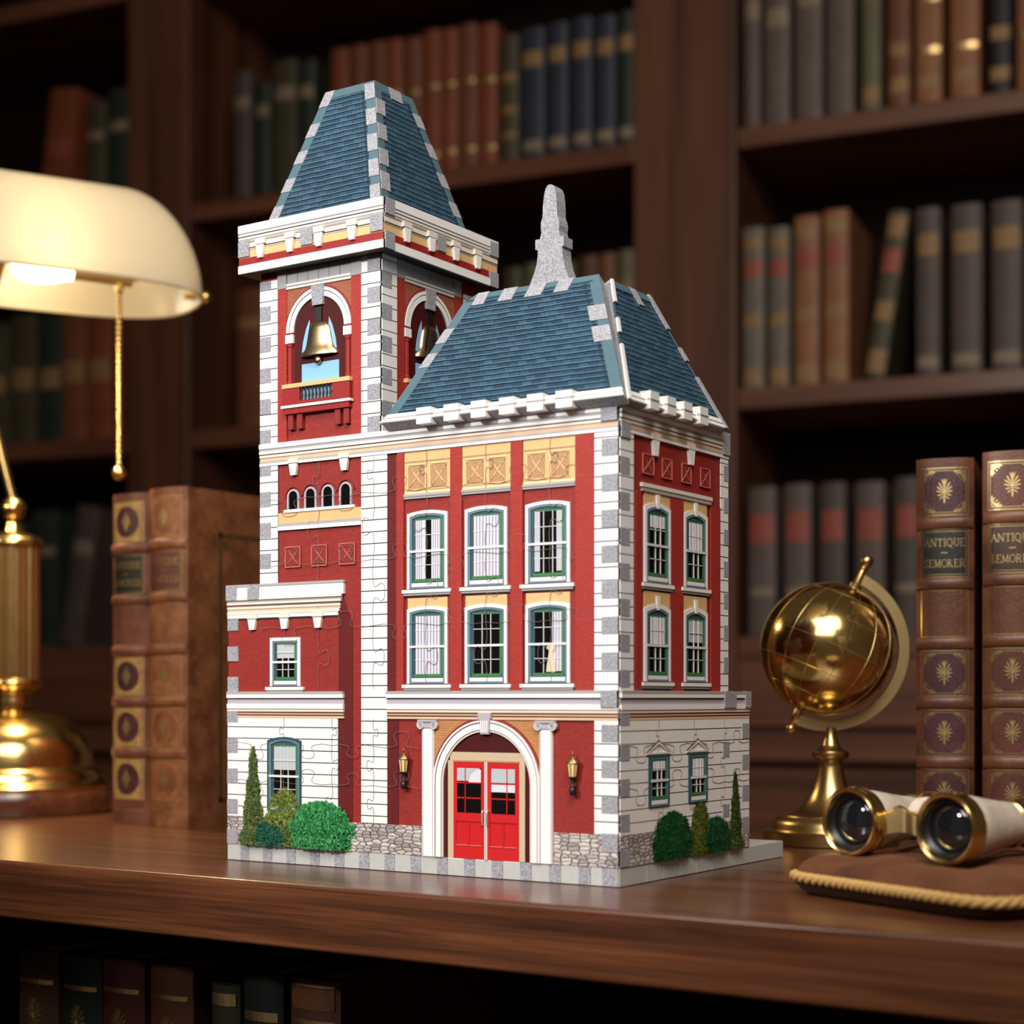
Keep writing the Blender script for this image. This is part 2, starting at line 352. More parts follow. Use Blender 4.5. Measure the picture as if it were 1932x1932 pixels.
# ------------------------------------------------------------------ mesh builder
class MB:
    def __init__(s): s.v = []; s.f = []; s.m = []; s.mats = []
    def mi(s, mat):
        if mat not in s.mats: s.mats.append(mat)
        return s.mats.index(mat)
    def add(s, vs, fs, mat):
        o = len(s.v); i = s.mi(mat)
        s.v += [tuple(p) for p in vs]
        for f in fs: s.f.append(tuple(o + k for k in f)); s.m.append(i)
        return s
    def box(s, x0, x1, y0, y1, z0, z1, mat, fn=None):
        vs = [(x, y, z) for z in (z0, z1) for y in (y0, y1) for x in (x0, x1)]
        if fn: vs = [fn(*p) for p in vs]
        return s.add(vs, [(0, 2, 3, 1), (4, 5, 7, 6), (0, 1, 5, 4), (2, 6, 7, 3), (0, 4, 6, 2), (1, 3, 7, 5)], mat)
    def poly(s, pts, o0, o1, mat, fn):
        # extrude a closed (u, h) outline between two offsets from a wall
        n = len(pts)
        vs = [fn(u, h, o0) for u, h in pts] + [fn(u, h, o1) for u, h in pts]
        fs = [tuple(range(n - 1, -1, -1)), tuple(range(n, 2 * n))]
        fs += [(i, (i + 1) % n, n + (i + 1) % n, n + i) for i in range(n)]
        return s.add(vs, fs, mat)
    def band(s, a, b, o0, o1, mat, fn):
        # strip between two (u, h) paths of equal length, extruded
        for i in range(len(a) - 1):
            s.poly([a[i], a[i + 1], b[i + 1], b[i]], o0, o1, mat, fn)
        return s
    def ribbon(s, pts, w, o0, o1, mat, fn):
        for (x0, y0), (x1, y1) in zip(pts, pts[1:]):
            dx, dy = x1 - x0, y1 - y0; L = math.hypot(dx, dy) or 1
            nx, ny = -dy / L * w / 2, dx / L * w / 2
            ex, ey = dx / L * w * 0.25, dy / L * w * 0.25
            s.poly([(x0 + nx - ex, y0 + ny - ey), (x1 + nx + ex, y1 + ny + ey), (x1 - nx + ex, y1 - ny + ey), (x0 - nx - ex, y0 - ny - ey)], o0, o1, mat, fn)
        return s
    def lathe(s, prof, mat, seg=40, fn=None, flat=1.0, cap=True):
        n = len(prof); vs = []; fs = []
        for r, z in prof:
            for k in range(seg):
                a = 2 * PI * k / seg
                p = (r * math.cos(a), r * math.sin(a) * flat, z)
                vs.append(fn(*p) if fn else p)
        for i in range(n - 1):
            for k in range(seg):
                k2 = (k + 1) % seg
                fs.append((i * seg + k, i * seg + k2, (i + 1) * seg + k2, (i + 1) * seg + k))
        if cap and prof[0][0] > 1e-9: fs.append(tuple(range(seg - 1, -1, -1)))
        if cap and prof[-1][0] > 1e-9: fs.append(tuple((n - 1) * seg + k for k in range(seg)))
        return s.add(vs, fs, mat)
    def tube(s, path, r, mat, seg=12, closed=False):
        pts = [Vector(p) for p in path]; n = len(pts); vs = []; fs = []
        rr = r if isinstance(r, (list, tuple)) else [r] * n
        up = Vector((0, 0, 1)); prev = None
        for i, p in enumerate(pts):
            a = pts[(i - 1) % n] if closed or i else p
            b = pts[(i + 1) % n] if closed or i < n - 1 else p
            t = (b - a).normalized()
            if prev is None:
                ref = up if abs(t.z) < 0.9 else Vector((1, 0, 0))
                x = t.cross(ref).normalized()
            else:
                x = (prev - t * prev.dot(t)).normalized()
            prev = x; y = t.cross(x)
            for k in range(seg):
                an = 2 * PI * k / seg
                vs.append(p + (x * math.cos(an) + y * math.sin(an)) * rr[i])
        m = n if closed else n - 1
        for i in range(m):
            j = (i + 1) % n
            for k in range(seg):
                k2 = (k + 1) % seg
                fs.append((i * seg + k, i * seg + k2, j * seg + k2, j * seg + k))
        if not closed:
            fs.append(tuple(range(seg - 1, -1, -1))); fs.append(tuple((n - 1) * seg + k for k in range(seg)))
        return s.add(vs, fs, mat)
    def sphere(s, c, r, mat, u=16, v=10, sz=(1, 1, 1)):
        vs = []; fs = []
        for i in range(v + 1):
            th = PI * i / v
            for k in range(u):
                a = 2 * PI * k / u
                vs.append((c[0] + r * sz[0] * math.sin(th) * math.cos(a), c[1] + r * sz[1] * math.sin(th) * math.sin(a), c[2] + r * sz[2] * math.cos(th)))
        for i in range(v):
            for k in range(u):
                k2 = (k + 1) % u
                fs.append((i * u + k, (i + 1) * u + k, (i + 1) * u + k2, i * u + k2))
        return s.add(vs, fs, mat)
    def build(s, name, parent=None, scale=MM, smooth=None, bevel=0.0, bseg=2, label=None, weld=1e-7):
        me = bpy.data.meshes.new(name)
        me.from_pydata([(x * scale, y * scale, z * scale) for x, y, z in s.v], [], s.f)
        for k in s.mats: me.materials.append(M[k])
        me.polygons.foreach_set('material_index', s.m)
        bm = bmesh.new(); bm.from_mesh(me)
        if weld: bmesh.ops.remove_doubles(bm, verts=bm.verts, dist=weld)
        bmesh.ops.recalc_face_normals(bm, faces=bm.faces)
        bm.to_mesh(me); bm.free()
        o = bpy.data.objects.new(name, me); COL.objects.link(o)
        if parent: o.parent = parent
        if smooth:
            me.polygons.foreach_set('use_smooth', [True] * len(me.polygons))
            me.set_sharp_from_angle(angle=math.radians(smooth))
        if bevel:
            bv = o.modifiers.new('bevel', 'BEVEL'); bv.width = bevel; bv.segments = bseg; bv.limit_method = 'ANGLE'
            bv.angle_limit = math.radians(40)
            me.polygons.foreach_set('use_smooth', [True] * len(me.polygons))
            me.set_sharp_from_angle(angle=math.radians(180))
            bv.harden_normals = True
        if label: o['label'] = label
        return o

def tag(o, label, cat, group=None):
    o['label'] = label; o['category'] = cat
    if group: o['group'] = group
    return o
def empty(name, loc=(0, 0, 0), rz=0.0):
    o = bpy.data.objects.new(name, None); COL.objects.link(o)
    o.location = loc; o.rotation_euler = (0, 0, rz); o.empty_display_size = 0.05
    return o
def struct(o):
    o['kind'] = 'structure'; return o

# ------------------------------------------------------------------ camera
YAW = math.radians(33.579)
RV = Vector((math.cos(YAW), math.sin(YAW), 0)); FV = Vector((-math.sin(YAW), math.cos(YAW), 0))
CAM = Vector((0.49959, -0.86864, 0.11313))
cd = bpy.data.cameras.new('camera'); cam = bpy.data.objects.new('camera', cd); COL.objects.link(cam)
cam.location = CAM; cam.rotation_euler = (PI / 2, 0, YAW)
cd.sensor_width = 36; cd.lens = 58.473; cd.shift_y = 0.18323; cd.clip_start = 0.02
cd.dof.use_dof = True; cd.dof.focus_distance = 1.11; cd.dof.aperture_fstop = 5.2; cd.dof.aperture_blades = 0
sc.camera = cam
def rf(lat, d, z=0.0):
    p = CAM + RV * lat + FV * d
    return (p.x, p.y, z)

# ================================================================== PUZZLE BUILDING
B = empty('puzzle_building', (0, 0, 0.0003))
tag(B, 'red brick firehouse 3D jigsaw model with bell tower and blue slate roofs', 'model building')
FR = lambda u, h, o: (u, -o, h)
RT = lambda u, h, o: (o, u, h)
TF = lambda u, h, o: (u - 287.0, -o, h)
TR = lambda u, h, o: (-181.0 + o, u, h)
CF = lambda u, h, o: (-297.5 + u, -10.5 - o, h)
CR = lambda u, h, o: (-170.5 + o, -10.5 + u, h)

def rect(mb, fn, u0, u1, h0, h1, o0, o1, mat):
    mb.poly([(u0, h0), (u1, h0), (u1, h1), (u0, h1)], o0, o1, mat, fn)
def strips(name, fn, u0, u1, rows, parent=B, o_back=-0.3, label=None):
    mb = MB()
    for h0, h1, o, mat in rows: rect(mb, fn, u0, u1, h0, h1, o_back, o, mat)
    return mb.build(name, parent, label=label)

# ---- walls and base
mb = MB()
mb.box(-318, 0, 0, 235, 0, 11.4, 'tilegrey'); mb.build('base_slab', B)
mb = MB()
js = [-318.0] + [-297.6 + 21.4 * k for k in range(14)] + [0.0]
for a, b in zip(js, js[1:]):
    w = b - a
    k0 = a + 0.6 * w if b < -0.5 else a + 0.42 * w
    rect(mb, FR, a + 0.15, k0, 0.2, 10.6, 0, 0.5, 'tilegrey')
    rect(mb, FR, a + 0.3, k0 - 0.3, 10.7, 11.4, 0, 0.5, 'white')
    rect(mb, FR, k0, b - 0.15, 0.2, 11.2, 0, 0.55, 'foam')
jr = [0.0, 33.6, 55.7, 77.8, 100.4, 122.7, 235.0]
for a, b in zip(jr, jr[1:]):
    rect(mb, RT, a + 0.4, b - 0.4, 0.2, 11.0, 0, 0.5, 'tilegrey')
    rect(mb, RT, b - 0.4, b, 0.2, 11.2, 0, 0.5, 'white')
mb.build('paving_edge', B)
mb = MB(); mb.box(-317.5, -217.2, 0.0, 110, 11.4, 193.2, 'brick'); mb.build('wing_wall', B)
mb = MB(); mb.box(-287, -181, 0.3, 110.5, 11.4, 408, 'brick'); mb.build('tower_wall', B)
mb = MB(); mb.box(-181, -0.3, 0.3, 146, 11.4, 290, 'brick'); mb.build('main_wall', B)
mb = MB(); mb.box(-150, -0.3, 146, 178.2, 11.4, 118.2, 'white'); mb.build('annex_wall', B)

# ---- siding, quoins
def siding(mb, fn, u0, u1, h0, h1, phase, pitch=7.85, o=1.0, mat='white'):
    rect(mb, fn, u0, u1, h0, h1, -0.3, 0.35, 'line')
    k = math.floor((h0 - phase) / pitch); y = phase + k * pitch
    while y < h1:
        a, b = max(y + 0.34, h0), min(y + pitch - 0.34, h1)
        if b - a > 0.4: rect(mb, fn, u0, u1, a, b, 0.3, o, mat)
        y += pitch
def quoin(name, fn, u0, u1, h0, h1, phase, blocks=None, bu=None):
    mb = MB(); siding(mb, fn, u0, u1, h0, h1, phase)
    if blocks:
        for a, b in blocks:
            a, b = max(a, h0), min(b, h1)
            if b - a > 2: rect(mb, fn, bu[0], bu[1], a, b, 0.3, 1.25, 'foam')
    return mb.build(name, B)
bl = lambda top, n, d=21.45, hh=10.4: [(top - k * d - hh, top - k * d) for k in range(n)]
quoin('quoin', TF, 0, 16.2, 193.3, 274.8, 263.4, bl(278.4, 4), (0.2, 10.2))
quoin('quoin', TF, 0, 16.2, 290, 403, 263.4, bl(407.2, 6), (0.2, 10.2))
quoin('quoin', TF, 90, 106, 290, 408, 263.4, bl(407.9, 6), (95.4, 106))
quoin('quoin', FR, -197, -175.3, 31, 275, 263.4)
quoin('quoin', FR, -16.5, 0, 118.4, 275, 263.4, bl(270.3, 7, 21.5), (-11.3, 0))
quoin('quoin', FR, -16.5, 0, 31.2, 101.4, 93.9, bl(97.6, 3, 21.5), (-11.3, 0))
quoin('quoin', RT, 0, 16.5, 118.4, 275, 263.4, bl(280.9, 8, 21.45), (0, 11.3))
quoin('quoin', RT, 134.6, 146, 118.4, 275, 263.4, bl(270.0, 7, 21.45), (139, 146))
quoin('quoin', TR, 0, 16.0, 290, 408, 263.4, bl(396.8, 5, 21.45), (0, 10.2))
quoin('quoin', TR, 93.5, 110.5, 290, 400, 263.4, bl(396.8, 5, 21.45), (99, 110))
mb = MB(); siding(mb, FR, -317.5, -217.2, 31, 100.2, 93.8, 7.95)
for a, b in bl(107.3, 5, 21.45): rect(mb, FR, -317.8, -307.8, max(a, 12), b, 0.3, 1.25, 'foam')
mb.build('wing_siding', B)
mb = MB(); siding(mb, RT, 0, 178.4, 31, 101.4, 93.6, 8.0)
for a, b in bl(107.6, 4, 21.4): rect(mb, RT, 0, 11.3, a, b, 0.3, 1.25, 'foam')
for a, b in bl(96.5, 4, 21.4): rect(mb, RT, 167.5, 178.4, a, b, 0.3, 1.25, 'foam')
for a, b in bl(84.5, 2, 42): rect(mb, RT, 138, 147.5, max(a, 34), b, 0.3, 1.25, 'foam')
mb.build('annex_siding', B)
mb = MB()


# rubble stone footings
def plate(name, fn, u0, u1, h0, h1, o0, o1, mat):
    mb = MB(); rect(mb, fn, u0, u1, h0, h1, o0, o1, mat); return mb.build(name, B)
plate('stone_footing', FR, -317.5, -146.5, 11.5, 30.6, -0.3, 1.1, 'stone')
plate('stone_footing', FR, -45.5, 0, 11.5, 31, -0.3, 1.1, 'stone')
plate('stone_footing', RT, 0, 178.4, 11.5, 31, -0.3, 1.1, 'stone')
plate('corner_block', FR, -11.3, 0, 21, 32, 0, 1.3, 'foam')
plate('corner_block', RT, 0, 11.3, 12, 22, 0, 1.3, 'foam')
plate('corner_block', FR, -317.8, -307.8, 11.5, 21, 0, 1.3, 'foam')

for a, b in bl(171.7, 3, 21.45): plate('corner_block', FR, -317.8, -307.8, a, b, -0.1, 0.8, 'foam')
# printed cast shadows beside the wing and the quoins, as darker brick colour
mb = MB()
rect(mb, FR, -217.2, -205, 30, 163, -0.3, 0.05, 'dark_brick_print')
mb.poly([(-217.2, 163), (-205, 163), (-217.2, 192)], -0.3, 0.05, 'dark_brick_print', FR)
rect(mb, FR, -175.3, -166.4, 31, 99.8, -0.3, 0.05, 'dark_brick_print')
rect(mb, FR, -175.3, -169.5, 118.6, 274, -0.3, 0.05, 'dark_brick_print')
mb.build('printed_shadow_strip', B)

# ---- cornices
CORN = [(286.7, 290, 2.2, 'white'), (284.8, 286.7, 1.7, 'greymould'), (283.0, 284.8, 2.0, 'white'), (282.2, 283.0, 1.2, 'brownline'), (280.6, 282.2, 1.5, 'cream'),
        (278.0, 280.6, 0.9, 'peach'), (276.4, 278.0, 1.3, 'greymould'), (274.8, 276.4, 1.6, 'white')]
strips('cornice', FR, -287, -0.0, CORN)
strips('cornice', RT, 0, 146, CORN)
plate('corner_block', FR, -11.3, 0, 281, 291.4, 0, 2.5, 'foam'); plate('corner_block', RT, 0, 11, 271, 280.6, 0, 2.0, 'foam')
plate('corner_block', RT, 136.5, 146, 277, 292, 0, 2.5, 'foam')
ENT = [(116.7, 118.4, 2.4, 'greymould'), (114.0, 116.7, 2.2, 'white'), (113.2, 114.0, 1.4, 'line'), (109.8, 113.2, 1.1, 'lilac'), (106.6, 109.8, 1.9, 'white'), (105.6, 106.6, 1.3, 'peach'),
       (104.6, 105.6, 1.5, 'cream'), (103.3, 104.6, 1.0, 'brownline'), (102.6, 103.3, 1.2, 'peach'), (101.7, 102.6, 0.7, 'line'), (100.2, 101.7, 1.2, 'peach')]
strips('entablature', FR, -175.3, 0, ENT)
strips('entablature', FR, -317.5, -212, ENT)
strips('entablature', RT, 0, 178.4, ENT)
plate('corner_block', FR, -11.2, 0, 108, 118.4, 0, 2.7, 'foam')
plate('corner_block', RT, 138, 155.5, 107.5, 118.6, 0, 2.7, 'foam'); plate('corner_block', RT, 170, 178.4, 107.5, 118.6, 0, 2.7, 'foam')
def taper(mb, rows):
    # a cornice whose right end steps in
    for u1, h0, h1, o, mat in rows: rect(mb, FR, -317.5, u1, h0, h1, -0.3, o, mat)
mb = MB()
taper(mb, [(-211, 191.6, 193.3, 2.4, 'greymould'), (-211.5, 184.0, 191.6, 2.0, 'white'), (-213.2, 182.4, 184.0, 2.4, 'cream'), (-213.6, 180.6, 182.4, 1.4, 'greymould'),
           (-214, 179.2, 180.6, 1.9, 'cream'), (-214.6, 177.8, 179.2, 1.3, 'brownline'), (-214.9, 176.2, 177.8, 1.5, 'cream'), (-215.2, 174.4, 176.2, 1.0, 'peach'), (-215.8, 172.4, 174.4, 1.5, 'cream'), (-217, 169.8, 172.4, 1.2, 'white'), (-217.2, 168.8, 169.8, 0.5, 'line')])
rect(mb, FR, -317.8, -307.8, 182.6, 193.3, 0, 2.6, 'foam'); rect(mb, FR, -297.4, -286.9, 182.6, 193.3, 0, 2.6, 'foam')
mb.build('wing_cornice', B)

def corbel(fn, uc, h_top, h_bot, w, o=2.2):
    mb = MB()
    t = h_top - (h_top - h_bot) * 0.28
    rect(mb, fn, uc - w * 0.62, uc + w * 0.62, t, h_top, 0, o, 'cream')
    rect(mb, fn, uc - w * 0.56, uc + w * 0.56, t - 0.5, t, 0, o - 0.5, 'line')
    mb.poly([(uc - w * 0.5, t - 0.5), (uc + w * 0.5, t - 0.5), (uc + w * 0.3, h_bot), (uc - w * 0.3, h_bot)], 0, o, 'white', fn)
    mb.build('corbel', B)
for u in (-256, -211.3): corbel(FR, u, 278.4, 266.7, 7.4)
for u in (-293.8, -264.2, -234.3): corbel(FR, u, 172.2, 161.6, 7.6)
for u in (43.5, 91.5): corbel(RT, u, 278.4, 264.5, 8.0)

# ---- tiles with crossed ornament
def xtile(mb, fn, u0, u1, h0, h1, rec, line):
    rect(mb, fn, u0, u1, h0, h1, -0.3, 0.55, rec)
    e = 0.9
    for r in ([(u0, h0), (u1, h0)], [(u1, h0), (u1, h1)], [(u1, h1), (u0, h1)], [(u0, h1), (u0, h0)]):
        mb.ribbon(r, 0.55, 0.5, 0.95, line, fn)
    cu, ch = (u0 + u1) / 2, (h0 + h1) / 2
    for s in (-1, 1):
        for q in (-1, 1):
            a = (cu, ch); b = (cu + s * (u1 - cu - e), ch + q * (h1 - ch - e))
            mb.ribbon([a, b], 0.45, 0.5, 0.9, line, fn)
            du, dh = s * (u1 - cu), q * (h1 - ch)
            mb.poly([(cu + du * 0.42, ch + dh * 0.42), (cu + du * 0.62, ch + dh * 0.5), (cu + du * 0.86, ch + dh * 0.86), (cu + du * 0.5, ch + dh * 0.62)][::1], 0.5, 0.9, line, fn)
for u0, u1 in ((-264, -250.6), (-240.4, -227.2), (-216, -202.8)):
    mb = MB(); xtile(mb, FR, u0, u1, 203.8, 217.7, 'redtile', 'redline'); mb.build('ornament_tile', B)
for u0, u1 in ((28.4, 42.4), (53.6, 66.3), (79.9, 92.4), (105.9, 119.4)):
    mb = MB(); xtile(mb, RT, u0, u1, 252.5, 264.5, 'redtile', 'redline'); mb.build('ornament_tile', B)
PIL = [(-166.8, -161.5), (-124, -115), (-77.4, -68.5), (-30, -16.7)]
for a, b in PIL:
    mb = MB(); rect(mb, FR, a, b, 118.4, 274.6, -0.3, 1.2, 'pil'); mb.build('brick_pilaster', B)
for (a, b), tiles in (((-161.3, -124.1), ((-158.3, -144), (-140.3, -126))), ((-114.9, -77.5), ((-112.1, -97.3), (-94.4, -80.6))), ((-68.4, -30.1), ((-65.5, -51.3), (-48, -33.7)))):
    mb = MB()
    rect(mb, FR, a, b, 246.8, 274.6, -0.3, 0.45, 'tan')
    rect(mb, FR, a, b, 247.0, 248.2, -0.3, 0.7, 'tanline'); rect(mb, FR, a, b, 267.5, 268.3, -0.3, 0.7, 'tandark')
    for t in tiles: xtile(mb, FR, t[0], t[1], 249.6, 265.8, 'tandark', 'tanline')
    mb.build('tan_panel', B)
    mb = MB(); rect(mb, FR, a, b + 0.2, 245.2, 246.8, -0.3, 1.6, 'greymould'); rect(mb, FR, a, b, 243.7, 245.2, -0.3, 1.2, 'frieze'); mb.build('ledge', B)
# right side brickwork
for a, b in ((64.6, 81.8), (20, 26.5), (121, 134.6)):
    mb = MB(); rect(mb, RT, a, b, 118.4, 241, -0.3, 0.9, 'pil'); mb.build('brick_pilaster', B)
mb = MB(); rect(mb, RT, 26.4, 121.2, 244, 246.4, -0.3, 1.8, 'cream'); rect(mb, RT, 27.5, 120.4, 241.4, 244, -0.3, 1.3, 'greymould'); mb.build('ledge', B)

# ---- windows
def arc_path(u0, u1, h, rise, n=10):
    return [(u0 + (u1 - u0) * i / n, h + rise * (1 - (2 * i / n - 1) ** 2)) for i in range(n + 1)]
def curtain_strip(mb, fn, u0, u1, h0, h1, mat='curtain', folds=6, o=0.5):
    n = folds * 4
    for i in range(n):
        a = u0 + (u1 - u0) * i / n; b = u0 + (u1 - u0) * (i + 1) / n
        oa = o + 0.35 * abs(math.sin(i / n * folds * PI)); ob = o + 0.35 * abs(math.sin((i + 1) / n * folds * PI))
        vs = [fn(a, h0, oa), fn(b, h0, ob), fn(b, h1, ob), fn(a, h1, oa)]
        mb.add(vs, [(0, 1, 2, 3)], 'fold_shade' if i % 4 == 3 else mat)
def window(fn, u0, u1, h0, h1, rise=1.8, kind='full', sill=True, tan=None, key=False, trim=2.0, tmat='white', bars=2):
    w = u1 - u0
    mb = MB()
    if tan:
        top = arc_path(u0 + 0.2, u1 - 0.2, h1 - 1, rise)
        mb.band([(u, tan) for u, h in top], top, -0.3, 0.4, 'tan', fn)
    po = [(u0, h0)] + arc_path(u0, u1, h1, rise) + [(u1, h0)]
    pi_ = [(u0 + trim, h0)] + arc_path(u0 + trim, u1 - trim, h1 - trim, rise) + [(u1 - trim, h0)]
    mb.band(po, pi_, -0.3, 1.1, tmat, fn)
    if key:
        uc = (u0 + u1) / 2
        mb.poly([(uc - 2.2, h1 + rise + 5), (uc + 2.2, h1 + rise + 5), (uc + 1.4, h1 - 0.6), (uc - 1.4, h1 - 0.6)], 0, 1.4, 'white', fn)
    root = mb.build('window', B)
    # casing
    a0, a1, b0 = u0 + trim, u1 - trim, h0
    mb = MB()
    inner = arc_path(a0, a1, h1 - trim, rise)
    g0, g1 = a0 + w * (0.145), a1 - w * 0.115
    gh0, gh1 = h0 + 6.2, h1 - trim - 2.6
    mb.band([(a0, h0)] + inner + [(a1, h0)], [(a0 + w * 0.06, h0)] + arc_path(a0 + w * 0.06, a1 - w * 0.05, h1 - trim - 1.4, rise) + [(a1 - w * 0.05, h0)], -0.3, 0.85, 'winblue', fn)
    p2 = [(a0 + w * 0.06, h0)] + arc_path(a0 + w * 0.06, a1 - w * 0.05, h1 - trim - 1.4, rise) + [(a1 - w * 0.05, h0)]
    mb.poly(p2, -0.3, 0.2, 'winreveal', fn)
    rect(mb, fn, a0, a1, h0, h0 + 1.2, -0.2, 1.2, 'winblue')
    rect(mb, fn, a0 + w * 0.05, a1 - w * 0.04, h0 + 1.2, h0 + 3.6, -0.2, 0.9, 'white')
    mb.build('window_frame', root)
    mb = MB()
    rect(mb, fn, g0 - 1.2, g1 + w * 0.045, gh0 - 2.2, gh0, 0, 0.75, 'wingreen')
    rect(mb, fn, g1, g1 + w * 0.055, gh0, gh1 + 1, 0, 0.6, 'wingreen')
    rect(mb, fn, g0 - 0.9, g1, gh1, gh1 + 1.0, 0, 0.55, 'wingreen')
    mb.build('sash', root)
    mb = MB(); rect(mb, fn, g0, g1, gh0, gh1, -0.2, 0.3, 'glass'); mb.build('pane', root)
    mid = (h0 + h1) / 2 - 0.2
    mb = MB()
    gw = g1 - g0
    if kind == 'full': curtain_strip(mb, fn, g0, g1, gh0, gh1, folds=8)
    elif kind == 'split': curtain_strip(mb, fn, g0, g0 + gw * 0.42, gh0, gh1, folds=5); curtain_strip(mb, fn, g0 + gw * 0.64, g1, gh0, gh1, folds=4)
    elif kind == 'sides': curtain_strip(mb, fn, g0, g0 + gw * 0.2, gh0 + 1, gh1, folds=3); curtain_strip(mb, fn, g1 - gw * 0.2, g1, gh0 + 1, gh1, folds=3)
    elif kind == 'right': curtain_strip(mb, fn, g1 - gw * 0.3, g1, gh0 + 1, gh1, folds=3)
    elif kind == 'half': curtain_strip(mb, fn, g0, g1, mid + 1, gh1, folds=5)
    elif kind == 'top': curtain_strip(mb, fn, g0, g1, gh1 - (gh1 - mid) * 0.4, gh1, folds=5)
    elif kind == 'blind': rect(mb, fn, g0, g1, gh1 - (gh1 - gh0) * 0.42, gh1, 0, 0.42, 'blind')
    if mb.v: mb.build('curtain' if kind != 'blind' else 'blind', root)
    mb = MB()
    bw = 0.42
    for k in range(1, bars + 1):
        u = g0 + gw * k / (bars + 1)
        mb.ribbon([(u, gh0), (u, gh1)], bw, 0.3, 0.95, 'bar', fn)
    for h in ((gh0 + mid) / 2, (gh1 + mid) / 2 + 0.5):
        mb.ribbon([(g0, h), (g1, h)], bw, 0.3, 0.95, 'bar', fn)
    mb.build('glazing_bars', root)
    mb = MB(); rect(mb, fn, a0 + 0.2, a1 - 0.2, mid - 0.75, mid + 0.75, 0.2, 1.3, 'bar'); mb.build('meeting_rail', root)
    if sill:
        mb = MB()
        rect(mb, fn, u0 - 3.6, u1 + 3.4, h0 - 2.8, h0 - 0.6, -0.2, 2.0, 'white')
        rect(mb, fn, u0 - 2.6, u1 + 2.6, h0 - 4.4, h0 - 2.8, -0.2, 1.3, 'frieze')
        rect(mb, fn, u0 - 2.4, u1 + 2.4, h0 - 5.2, h0 - 4.4, -0.2, 0.5, 'line')
        mb.build('window_sill', root)
    return root
W3 = ((-158.8, -126.5), (-112.6, -80.4), (-66.5, -34.1))
for (a, b), k1, k2 in zip(W3, ('split', 'full', 'sides'), ('full', 'none', 'right')):
    window(FR, a, b, 185, 233.9, 1.8, k1)
    r = window(FR, a, b, 123.2, 171.6, 1.8, k2, tan=179.0)
    if k2 == 'right':
        mb = MB()   # small sitting dog behind the glass
        fn = FR; uc = -47.5
        prof = [(-3.4, 130), (3.4, 130), (3.2, 134), (2.2, 139), (1.4, 142), (1.8, 143.6), (2.6, 145.4), (1.8, 146.8), (-0.4, 147), (-3.0, 145.6), (-3.2, 144.4), (-1.4, 143.4), (-2.0, 139), (-3.0, 134)]
        mb.poly([(uc + u, h) for u, h in prof], 0.3, 1.2, 'dog', fn)
        mb.poly([(uc + 1.6, 146.6), (uc + 3.0, 146.0), (uc + 3.0, 143.4), (uc + 2.0, 144)], 0.3, 1.5, 'dog', fn)
        mb.build('dog_figure', r, label='small cream dog sitting behind the window')
for (a, b), k1, k2 in zip(((30.6, 64.2), (82.4, 115.6)), ('top', 'half'), ('half', 'blind')):
    window(RT, a, b, 185.6, 232.6, 3.0, k1, tan=241.2, key=True, trim=2.6, bars=2)
    window(RT, a, b, 124.2, 169.4, 3.0, k2, tan=180.0, key=True, trim=2.6, bars=2)
window(FR, -277.8, -250.6, 122.2, 155.6, 0.0, 'blind', trim=2.2, bars=2)
window(lambda u, h, o: FR(u, h, o + 1.0), -279.5, -249.0, 36, 84.6, 2.6, 'blind', sill=False, trim=1.4, tmat='winreveal')
for (a, b), k in zip(((34.6, 60.8), (87.8, 113.6)), ('top', 'half')):
    r = window(lambda u, h, o: RT(u, h, o + 1.0), a, b, 46.5, 78.6, 0.0, k, sill=False, trim=1.6, tmat='winreveal')
    mb = MB(); c = (a + b) / 2
    mb.band([(a - 2.6, 79.6), (c, 86.8), (b + 2.6, 79.6)], [(a + 1, 80.4), (c, 85.0), (b - 1, 80.4)], 0, 1.8, 'cream', RT)
    rect(mb, RT, a - 2.6, b + 2.6, 78.8, 79.9, 0, 2.0, 'cream'); rect(mb, RT, a - 1.4, b + 1.4, 78.1, 78.8, 0, 1.4, 'line')
    mb.ribbon([(a - 2.6, 79.9), (c, 87.3), (b + 2.6, 79.9)], 0.5, 0, 1.7, 'line', RT)
    mb.build('pediment', r)
# four small arched windows on the tower
for uc, h0, top in ((-257, 243.6, 257.2), (-241.6, 243.2, 257.8), (-226.2, 243.5, 258.2), (-210.8, 243.8, 258.9)):
    def arch(r, base, n=12, cx=uc, ct=top):
        cy = ct - 5.2
        return [(cx - r, base)] + [(cx - r * math.cos(PI * i / n), cy + r * math.sin(PI * i / n)) for i in range(n + 1)] + [(cx + r, base)]
    mb = MB(); mb.band(arch(5.3, h0), arch(4.0, h0), -0.3, 0.9, 'lilac', FR)
    a = arch(7.6, top - 6); b = arch(6.6, top - 6); mb.band(a[1:-1], b[1:-1], -0.3, 0.7, 'redtile', FR)
    root = mb.build('window', B)
    mb = MB(); mb.poly(arch(4.0, h0), -0.3, 0.2, 'glass', FR); mb.build('pane', root)
mb = MB()
rect(mb, FR, -265, -203, 241.4, 243.4, -0.3, 1.4, 'white'); rect(mb, FR, -270.4, -197.2, 234.2, 241.4, -0.3, 0.6, 'tan')
rect(mb, FR, -270.4, -197.2, 231.8, 234.2, -0.3, 1.2, 'greymould'); rect(mb, FR, -270.4, -197.2, 229.4, 231.8, -0.3, 1.6, 'white')
mb.build('string_course', B)

